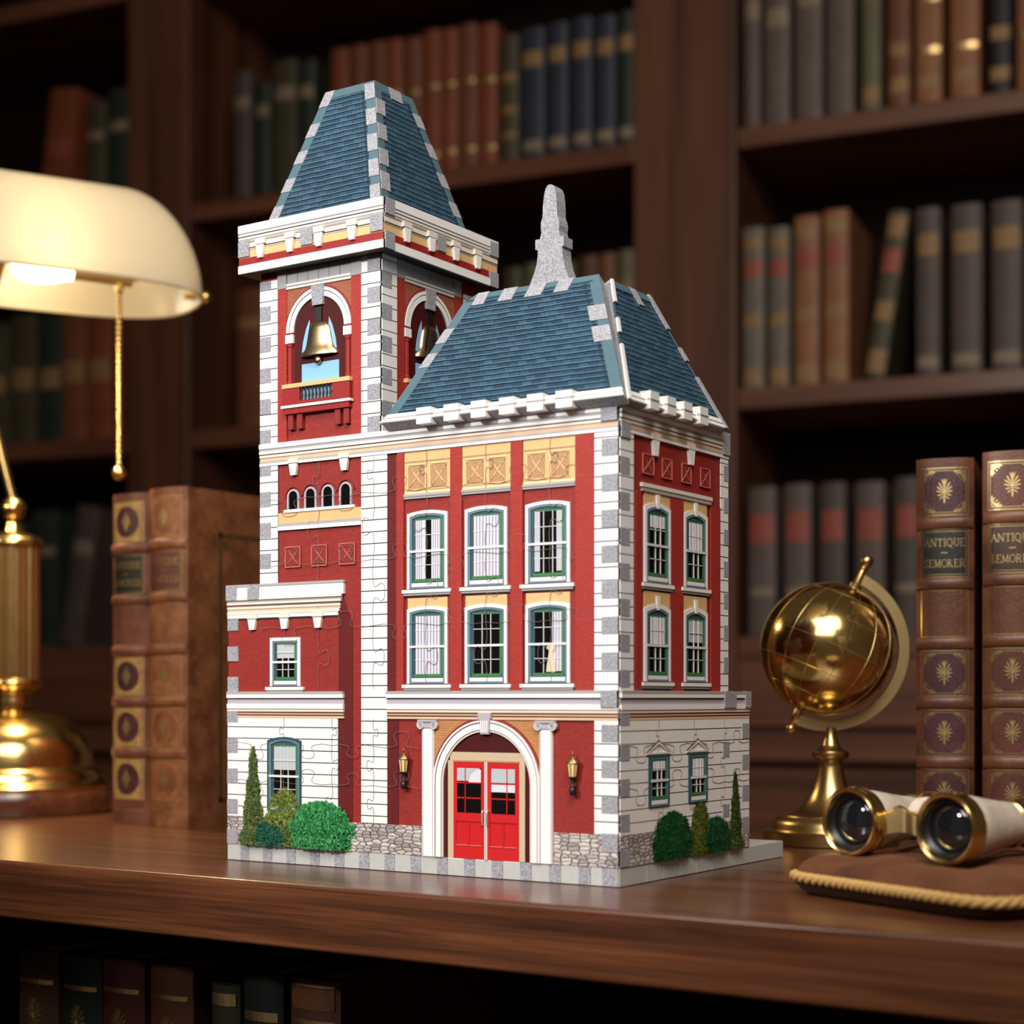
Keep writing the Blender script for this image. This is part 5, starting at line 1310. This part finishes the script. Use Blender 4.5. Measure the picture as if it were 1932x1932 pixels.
shelf_book('shelf_book', kpos(-1.392, 0.012, 0.2245), BYAW, 0.055, 0.30, 0.2, 'charcoal', [(0.7, 0.1, 'label_cream')], 'charcoal book leaning between the lamp column and the old books', 'books on the lower left shelf', lean=math.radians(10))
row(pairs([-1.53, -1.475, -1.468, -1.40]), ['deepgreen', 'darkgreen'], 0.224, [0.50, 0.52], [(0.7, 0.06, 'label_cream')], 'by the leaning charcoal book behind the lamp', 'books on the lower left shelf')

# ================================================================== ROOM
def wallbox(name, t0, t1, b0, b1, z0, z1, mat):
    mb = MB(); mb.box(t0, t1, b0, b1, z0, z1, mat)
    o = mb.build(name, None, scale=1.0); o.location = (P0.x, P0.y, 0); o.rotation_euler = (0, 0, BYAW); return struct(o)
wallbox('floor', -2.7, 3.2, -4.2, 0.36, ZF - 0.05, ZF, 'floor')
wallbox('wall_back', -2.7, 3.2, 0.36, 0.42, ZF, 2.4, 'wall')
wallbox('wall_left', -2.76, -2.7, -4.2, 0.42, ZF, 2.4, 'wall')

# ================================================================== DESK LAMP (local x = camera right, y = away)
LAT0 = -0.5008; DL = 1.67
L = empty('desk_lamp', rf(LAT0, DL, 0), YAW)
tag(L, 'brass bankers lamp with glowing cream glass shade and pull chain', 'lamp')
mb = MB(); mb.lathe([(0.0945, 0), (0.096, 0.002), (0.096, 0.023), (0.0945, 0.0245)], 'copper', 72); mb.build('plinth', L, scale=1.0, smooth=50)
mb = MB()
mb.lathe([(0.095, 0.0245), (0.0955, 0.028), (0.092, 0.031), (0.089, 0.0325), (0.0875, 0.036), (0.0865, 0.041), (0.082, 0.0455), (0.0785, 0.047), (0.078, 0.052), (0.077, 0.058), (0.0755, 0.066), (0.071, 0.075), (0.062, 0.085), (0.050, 0.093),
          (0.036, 0.0985), (0.026, 0.101), (0.0205, 0.104), (0.0175, 0.1065), (0.018, 0.112), (0.0165, 0.116), (0.017, 0.119), (0.020, 0.122), (0.0265, 0.125), (0.0285, 0.1275), (0.0285, 0.131), (0.0265, 0.1335)], 'brass', 72)
mb.build('base', L, scale=1.0, smooth=50)
mb = MB(); n = 48
vs = []; fs = []
for z in (0.1335, 0.2655):
    for k in range(n * 2):
        a = PI * k / n; r = 0.0262 - (0.0014 if k % 4 in (1, 2) else 0)
        vs.append((r * math.cos(a), r * math.sin(a), z))
m = n * 2
fs = [(k, (k + 1) % m, m + (k + 1) % m, m + k) for k in range(m)]
mb.add(vs, fs, 'brassold'); mb.build('fluted_column', L, scale=1.0)
mb = MB()
mb.lathe([(0.0262, 0.2655), (0.0305, 0.267), (0.031, 0.2705), (0.028, 0.2745), (0.018, 0.2785), (0.0105, 0.281), (0.0098, 0.286), (0.0085, 0.289), (0.0085, 0.2915)], 'brass', 48); mb.build('column_cap', L, scale=1.0, smooth=50)
mb = MB(); mb.sphere((0, 0, 0.304), 0.0128, 'brass', 32, 20); mb.build('swivel_ball', L, scale=1.0, smooth=60)
mb = MB()
P = [(0, 0, 0.312), (-0.0035, 0, 0.325), (-0.010, 0, 0.350), (-0.018, 0, 0.382), (-0.026, 0, 0.412), (-0.0325, 0, 0.440), (-0.036, 0, 0.466), (-0.035, 0.003, 0.488), (-0.029, 0.003, 0.508), (-0.019, 0.0, 0.530), (-0.008, -0.01, 0.552), (0.0, -0.02, 0.575)]
mb.tube(P, 0.0047, 'brass', 16); mb.build('arm', L, scale=1.0, smooth=60)
# shade: axis runs right and away
SYAW = math.radians(28.0); SC = Vector((0.0, -0.03, 0.0)); ZR = 0.522; ZTOP = 0.632; HLEN = 0.195; HWID = 0.090
ax = Vector((math.cos(SYAW), math.sin(SYAW), 0)); pp = Vector((-math.sin(SYAW), math.cos(SYAW), 0))
def spt(t, ang, k=1.0, dz=0.0):
    q = abs(t) / HLEN
    w = max(0.0, 1 - q ** 4.5) ** (1 / 2.4)
    hq = math.sqrt(max(0.0, 1 - (max(0.0, q - 0.58) / 0.42) ** 2))
    x = ax * t + pp * (HWID * k * w * math.cos(ang))
    zz = ZR + (ZTOP - ZR) * k * hq * max(0.0, math.sin(ang)) ** 0.9 
    return (SC.x + x.x, SC.y + x.y, zz + dz)
mb = MB(); NT, NA = 64, 28
tv = [HLEN * math.sin(PI / 2 * (2 * i / NT - 1)) * 0.99999 for i in range(NT + 1)]
for k, s in ((1.0, 1), (0.955, 0.985)):
    grid = [[spt(t * s, PI * j / NA, k) for j in range(NA + 1)] for t in tv]
    vs = [p for r in grid for p in r]
    fs = [(i * (NA + 1) + j, i * (NA + 1) + j + 1, (i + 1) * (NA + 1) + j + 1, (i + 1) * (NA + 1) + j) for i in range(NT) for j in range(NA)]
    if k == 1.0: mb.add(vs, fs, 'shade'); outer = grid
rim = [g[0] for g in outer] + [g[NA] for g in outer[::-1]]
shade = mb.build('lamp_shade', L, scale=1.0, smooth=70)
mb = MB(); mb.tube(rim[1:-1], 0.0016, 'shade', 8, closed=True); mb.build('shade_rim', shade, scale=1.0, smooth=70)
SA = lambda t, p, z: (SC.x + ax.x * t + pp.x * p, SC.y + ax.y * t + pp.y * p, z)
mb = MB()
for i in range(0): pass
bp = [(0.001, 0), (0.008, 0.003), (0.013, 0.012), (0.0145, 0.025), (0.012, 0.042), (0.0085, 0.052), (0.008, 0.058), (0.001, 0.0585)]
BT0, BZ, BP = -0.002, 0.531, -0.045
fb = lambda x, y, z: (SA(BT0 + z, BP + x, 0)[0], SA(BT0 + z, BP + x, 0)[1], BZ + y)
mb.lathe(bp, 'bulb', 24, fb); mb.build('light_bulb', L, scale=1.0, smooth=60)
mb = MB(); mb.tube([SA(BT0 + 0.056, BP, BZ), SA(BT0 + 0.075, BP, BZ), SA(0.115, BP, BZ - 0.001)], 0.0068, 'brassmatte', 16); mb.build('bulb_socket', L, scale=1.0, smooth=60)
mb = MB(); mb.tube([SA(0.115, BP, BZ), SA(0.150, 0.0, BZ + 0.02), SA(HLEN - 0.004, 0.0, BZ + 0.012)], 0.0026, 'brassmatte', 8)
mb.tube([SA(-0.01, BP, BZ + 0.004), SA(-0.02, -0.02, 0.565), SA(-0.01, 0.01, 0.575)], 0.003, 'brassmatte', 8); mb.build('shade_holder', L, scale=1.0, smooth=60)
mb = MB(); mb.tube([SA(HLEN - 0.01, 0.01, 0.535), SA(HLEN + 0.008, 0.01, 0.535)], 0.004, 'brass', 12); mb.sphere(SA(HLEN + 0.013, 0.01, 0.535), 0.0075, 'brass', 16, 10); mb.build('shade_screw', L, scale=1.0, smooth=60)
CHX = SA(0.1025, BP, 0)
mb = MB(); zt = BZ - 0.006
mb.tube([(CHX[0], CHX[1], zt + 0.004), (CHX[0], CHX[1], zt - 0.008)], 0.0045, 'brassmatte', 12)
nb = 31
for k in range(nb): mb.sphere((CHX[0], CHX[1], zt - 0.011 - k * 0.00555), 0.0027, 'brass', 12, 8)
mb.build('pull_chain', L, scale=1.0, smooth=60, weld=0)
mb = MB(); mb.sphere((CHX[0], CHX[1], zt - 0.011 - nb * 0.00555 - 0.0045), 0.0074, 'brass', 20, 14); mb.build('chain_knob', L, scale=1.0, smooth=60)

# ================================================================== GLOBE
G = empty('desk_globe', rf(0.2509, 1.31, 0), YAW)
tag(G, 'polished brass desk globe on turned stand beside the model', 'globe')
mb = MB()
mb.lathe([(0.0515, 0), (0.053, 0.001), (0.053, 0.0095), (0.0515, 0.0105), (0.0470, 0.0110), (0.0462, 0.0125), (0.0460, 0.016), (0.0435, 0.0200), (0.0395, 0.0215), (0.0390, 0.0225), (0.030, 0.0245), (0.0235, 0.0285), (0.0188, 0.0345), (0.0150, 0.042), (0.0120, 0.051), (0.0100, 0.060), (0.0092, 0.0650), (0.0100, 0.0660), (0.0138, 0.0675), (0.0147, 0.070), (0.0140, 0.0725),
          (0.0095, 0.0745), (0.0075, 0.0765), (0.0062, 0.0785), (0.0060, 0.0810), (0.0046, 0.083), (0.0044, 0.0915)], 'brassold', 56); mb.build('stand', G, scale=1.0, smooth=50)
GC = Vector((-0.0028, 0, 0.1533)); GR = 0.0522; TILT = math.radians(24.5)
mb = MB(); mb.sphere((0, 0, 0), GR, 'globe', 72, 48)
ball_o = mb.build('globe_ball', G, scale=1.0, smooth=80)
ball_o.location = GC; ball_o.rotation_euler = (0, TILT, math.radians(0))
def grat(la, lo):
    la, lo = math.radians(la), math.radians(lo); r = GR + 0.00005
    return (r * math.cos(la) * math.cos(lo), r * math.cos(la) * math.sin(lo), r * math.sin(la))
mb = MB()
for la in (-50, -25, 0, 25, 50): mb.tube([grat(la, lo) for lo in range(0, 360, 6)], 0.00028, 'gilt', 5, closed=True)
for lo in range(-14, 346, 24): mb.tube([grat(la, lo) for la in range(-80, 81, 5)], 0.00024, 'gilt', 5)
mb.build('graticule', ball_o, scale=1.0)
axd = Vector((math.sin(TILT), 0, math.cos(TILT)))
pol = lambda a, r: GC + Vector((math.sin(a), 0, math.cos(a))) * r
mb = MB(); ri, ro, th = 0.0562, 0.0650, 0.0021; NS = 60
A0, A1 = TILT + 0.01, TILT + PI - 0.01
vs = []; fs = []
for i in range(NS + 1):
    a = A0 + (A1 - A0) * i / NS
    for r, y in ((ri, -th), (ro, -th), (ro, th), (ri, th)):
        p = pol(a, r); vs.append((p.x, y, p.z))
for i in range(NS):
    for k in range(4): fs.append((i * 4 + k, i * 4 + (k + 1) % 4, (i + 1) * 4 + (k + 1) % 4, (i + 1) * 4 + k))
fs += [(0, 1, 2, 3), (NS * 4 + 3, NS * 4 + 2, NS * 4 + 1, NS * 4)]
mb.add(vs, fs, 'brassmatte'); mb.build('meridian_arm', G, scale=1.0, smooth=40, bevel=0.0005)
def axis_piece(sgn, prof, name):
    rotm = Matrix.Rotation(TILT, 3, 'Y')
    def f(x, y, z):
        v = rotm @ Vector((x, y, sgn * z)); return tuple(GC + v)
    mb = MB(); mb.lathe(prof, 'brassold', 20, f); mb.build(name, G, scale=1.0, smooth=50)
axis_piece(1, [(0.0048, GR - 0.001), (0.0052, GR + 0.003), (0.0036, GR + 0.0045), (0.0034, GR + 0.013), (0.0030, GR + 0.0135), (0.0028, GR + 0.015), (0.0042, GR + 0.0165), (0.0030, GR + 0.018), (0.0040, GR + 0.0195), (0.0052, GR + 0.0225), (0.0046, GR + 0.0265), (0.0015, GR + 0.0284), (0.0001, GR + 0.0284)], 'axis_finial')
axis_piece(-1, [(0.003, GR - 0.001), (0.0036, GR + 0.002), (0.0032, GR + 0.010), (0.0024, GR + 0.011), (0.0034, GR + 0.0125), (0.0024, GR + 0.0135), (0.0038, GR + 0.0155), (0.0042, GR + 0.018), (0.0024, GR + 0.0205), (0.0001, GR + 0.021)], 'axis_pin')

# ================================================================== CUSHION
d1 = Vector((0.494, -0.869)); d2 = Vector((0.869, 0.494))
def rf2(v): return v
CL, CW = 0.166, 0.160
c0 = Vector((0.1600, 0.979)) + d1 * (CL / 2 - 0.001) + d2 * (CW / 2 - 0.002)
CAng = YAW + math.atan2(d1.y, d1.x)
Q = empty('cushion', rf(c0.x, c0.y, 0), CAng)
tag(Q, 'brown velvet cushion with gold rope edging under the opera glasses', 'cushion')
def sq(a, k=5.0):
    c, s = math.cos(a), math.sin(a)
    r = 1 / (abs(c) ** k + abs(s) ** k) ** (1 / k)
    return r * c, r * s
NA = 120
mb = MB(); rings = []
ROPEZ = 0.0102
prof = [(1.0, ROPEZ), (0.985, 0.0135), (0.95, 0.0168), (0.88, 0.0195), (0.78, 0.0212), (0.62, 0.0222), (0.4, 0.0218), (0.2, 0.0212), (0.001, 0.021)]
def cz(x, y, z):
    lump = 0.0034 * math.sin(x * 78 + 1.0) * math.sin(y * 70 + 0.5) + 0.0016 * math.sin(x * 140 - y * 90)
    return z + lump * max(0, (z - 0.012) / 0.009)
vs = []; fs = []
for k, z in prof:
    for i in range(NA):
        a = 2 * PI * i / NA; x, y = sq(a, 9.0); x *= CL / 2 * k; y *= CW / 2 * k
        vs.append((x, y, cz(x, y, z)))
for j in range(len(prof) - 1):
    for i in range(NA): fs.append((j * NA + i, j * NA + (i + 1) % NA, (j + 1) * NA + (i + 1) % NA, (j + 1) * NA + i))
mb.add(vs, fs, 'velvet')
o = mb.build('cushion_top', Q, scale=1.0, smooth=80); sub = o.modifiers.new('sub', 'SUBSURF'); sub.levels = 1; sub.render_levels = 2
mb = MB(); vs = []; fs = []
pb = [(1.0, ROPEZ), (0.992, 0.006), (0.965, 0.0022), (0.92, 0.0003), (0.85, 0.0), (0.001, 0.0)]
for k, z in pb:
    for i in range(NA):
        a = 2 * PI * i / NA; x, y = sq(a, 9.0); vs.append((x * CL / 2 * k, y * CW / 2 * k, z))
for j in range(len(pb) - 1):
    for i in range(NA): fs.append((j * NA + i, j * NA + (i + 1) % NA, (j + 1) * NA + (i + 1) % NA, (j + 1) * NA + i))
mb.add(vs, fs, 'velvetdark'); mb.build('cushion_base', Q, scale=1.0, smooth=80)
# twisted rope: three strands
mb = MB(); NR = 720
for s in range(3):
    path = []
    for i in range(NR):
        a = 2 * PI * i / NR; x, y = sq(a, 9.0)
        ph = 2 * PI * 38 * i / NR + s * 2 * PI / 3
        nx, ny = math.cos(a), math.sin(a)
        r = 0.0016
        path.append((x * CL / 2 + nx * r * math.cos(ph), y * CW / 2 + ny * r * math.cos(ph), ROPEZ + r * math.sin(ph)))
    mb.tube(path, 0.0018, 'rope', 7, closed=True)
mb.build('rope_edging', Q, scale=1.0, smooth=80, weld=0)

# ================================================================== OPERA GLASSES
OA = YAW + math.atan2(-0.773, 0.635)
O = empty('opera_glasses', rf(0.2177, 0.944, 0.0), OA)
tag(O, 'brass and mother-of-pearl opera glasses resting on the velvet cushion', 'opera glasses')
ZC = 0.0418; HS = 0.0337
yl = lambda cx: (lambda x, y, z: (cx + x, z, ZC + y))   # lathe axis z -> local y
for sgn in (-1, 1):
    f = yl(sgn * HS)
    bar = empty('barrel'); bar.parent = O
    mb = MB(); mb.lathe([(0.0176, -0.0005), (0.0190, -0.0012), (0.0200, 0.0), (0.0203, 0.0025), (0.0197, 0.0042), (0.0203, 0.0055), (0.0205, 0.0085), (0.0198, 0.0105), (0.0192, 0.0115), (0.0186, 0.0125)], 'brass', 56, f, cap=False)
    mb.lathe([(0.0176, -0.0005), (0.0170, 0.0008), (0.0165, 0.004)], 'brass', 56, f, cap=False); mb.build('objective_rim', bar, scale=1.0, smooth=50, weld=0)
    mb = MB(); mb.lathe([(0.0175, 0.0), (0.0172, 0.0012), (0.0162, 0.0035), (0.0140, 0.0050), (0.0136, 0.0066), (0.0120, 0.0070)], 'lensblack', 48, f, cap=False); mb.build('lens_mount', bar, scale=1.0, smooth=40)
    mb = MB(); mb.lathe([(0.0137, 0.0062), (0.0120, 0.0048), (0.0085, 0.0036), (0.0045, 0.0029), (0.0001, 0.0027)], 'lens', 48, f, cap=False); mb.build('lens', bar, scale=1.0, smooth=80)
    mb = MB(); mb.lathe([(0.0184, 0.0120), (0.0186, 0.014), (0.0178, 0.021), (0.0164, 0.030), (0.0148, 0.040), (0.0136, 0.049), (0.0128, 0.0565), (0.0126, 0.058)], 'pearl', 56, f); mb.build('pearl_sleeve', bar, scale=1.0, smooth=60)
    mb = MB(); mb.lathe([(0.0128, 0.0575), (0.0138, 0.0582), (0.0140, 0.061), (0.0130, 0.0618), (0.0110, 0.063), (0.0102, 0.066), (0.0104, 0.069)], 'brass', 48, f); mb.build('ocular_ring', bar, scale=1.0, smooth=50)
    mb = MB(); mb.lathe([(0.0104, 0.068), (0.0118, 0.071), (0.0140, 0.0745), (0.0152, 0.078), (0.0150, 0.0800), (0.0120, 0.0795), (0.0060, 0.0770), (0.0001, 0.0768)], 'brassold', 48, f); mb.build('eyecup', bar, scale=1.0, smooth=50)
mb = MB()
top = [(-0.0190, 0.0065), (-0.0150, 0.0052), (-0.0110, 0.0058), (-0.0070, 0.0086), (-0.0045, 0.0096), (-0.0015, 0.0088), (0.0030, 0.0062), (0.0080, 0.0048), (0.0130, 0.0056), (0.0190, 0.0085)]
bot = [(-0.0190, -0.0110), (-0.0150, -0.0082), (-0.0110, -0.0058), (-0.0070, -0.0048), (-0.0045, -0.0045), (-0.0015, -0.0045), (0.0030, -0.0048), (0.0080, -0.0060), (0.0130, -0.0088), (0.0190, -0.0120)]
fp = lambda u, h, o: (u, 0.0105 - o, ZC + h)
mb.band(top, bot, 0, 0.0022, 'brassmatte', fp)
mb.build('front_bridge', O, scale=1.0, smooth=35)
mb = MB(); mb.tube([(x, 0.0095, ZC + z + 0.0002) for x, z in top], 0.0011, 'brass', 8); mb.build('bridge_moulding', O, scale=1.0, smooth=60)
mb = MB(); mb.band([(-0.0240, 0.004), (0, 0.005), (0.0240, 0.004)], [(-0.0240, -0.004), (0, -0.003), (0.0240, -0.004)], -0.046, -0.0435, 'brassmatte', fp); mb.build('rear_bridge', O, scale=1.0)
mb = MB(); fw = lambda x, y, z: (0.0 + x, z, ZC + 0.0045 + y)
mb.lathe([(0.0028, 0.010), (0.0028, 0.064)], 'brass', 20, fw); mb.build('focus_rod', O, scale=1.0, smooth=50)
mb = MB(); mb.lathe([(0.0030, 0.0230), (0.0096, 0.0232), (0.0104, 0.0245), (0.0106, 0.029), (0.0104, 0.0335), (0.0096, 0.0350), (0.0030, 0.0352)], 'pearl', 40, fw); mb.build('focus_wheel', O, scale=1.0, smooth=40)

# ================================================================== LIGHT
def area(name, loc, target, size, power, col, sy=None, spread=180):
    l = bpy.data.lights.new(name, 'AREA'); l.energy = power; l.color = col; l.size = size
    if sy: l.shape = 'RECTANGLE'; l.size_y = sy
    l.spread = math.radians(spread)
    o = bpy.data.objects.new(name, l); COL.objects.link(o); o.location = loc
    o.rotation_euler = (Vector(target) - Vector(loc)).to_track_quat('-Z', 'Y').to_euler()
    return o
def spot(name, loc, target, power, col, ang, blend, rad):
    l = bpy.data.lights.new(name, 'SPOT'); l.energy = power; l.color = col; l.spot_size = math.radians(ang); l.spot_blend = blend; l.shadow_soft_size = rad
    o = bpy.data.objects.new(name, l); COL.objects.link(o); o.location = loc
    o.rotation_euler = (Vector(target) - Vector(loc)).to_track_quat('-Z', 'Y').to_euler()
    return o
spot('added_key_spot', (-0.62, -1.45, 0.85), (-0.15, 0.0, 0.28), 78, (1.0, 0.985, 0.965), 29, 0.5, 0.10)  # added narrow key spot that brightens the model's front; no fixture stands there
area('window_daylight', rf(-0.16, 0.15, 1.05), rf(0.2, 1.3, 0.12), 1.0, 8.5, (1.0, 0.97, 0.94), 0.75, 140)
area('added_bookcase_fill', (1.1, -1.2, 2.0), (-0.5, 1.9, 0.8), 0.8, 17, (1.0, 0.88, 0.74), 0.8, 110)  # added warm fill for the far bookcase, no fixture modelled
spot('added_warm_spot', (-1.05, -0.75, 0.75), (-0.64, 0.22, 0.12), 20, (1.0, 0.80, 0.55), 46, 0.8, 0.06)  # added warm spot to brighten the left books; no lamp stands there
LW = Matrix.Translation(Vector(rf(LAT0, DL, 0))) @ Matrix.Rotation(YAW, 4, 'Z')
bw = LW @ Vector(SA(0.02, -0.035, 0.508))
spot('lamp_downlight', tuple(bw), tuple(bw + Vector((0.02, -0.06, -0.4))), 12.0, (1.0, 0.74, 0.42), 150, 1.0, 0.02)
gl_ = bpy.data.lights.new('lamp_glow', 'POINT'); gl_.energy = 0.38; gl_.color = (1.0, 0.80, 0.52); gl_.shadow_soft_size = 0.02
go = bpy.data.objects.new('lamp_glow', gl_); COL.objects.link(go); go.location = LW @ Vector(SA(0.035, 0.02, 0.562))

w = bpy.data.worlds.new('world'); sc.world = w; w.use_nodes = True
w.node_tree.nodes['Background'].inputs['Color'].default_value = (0.9, 0.65, 0.45, 1)
w.node_tree.nodes['Background'].inputs['Strength'].default_value = 0.07

vs = sc.view_settings
vs.view_transform = 'Standard'; vs.look = 'None'; vs.exposure = 0.0; vs.gamma = 1.0; vs.use_curve_mapping = False
sc.display_settings.display_device = 'sRGB'
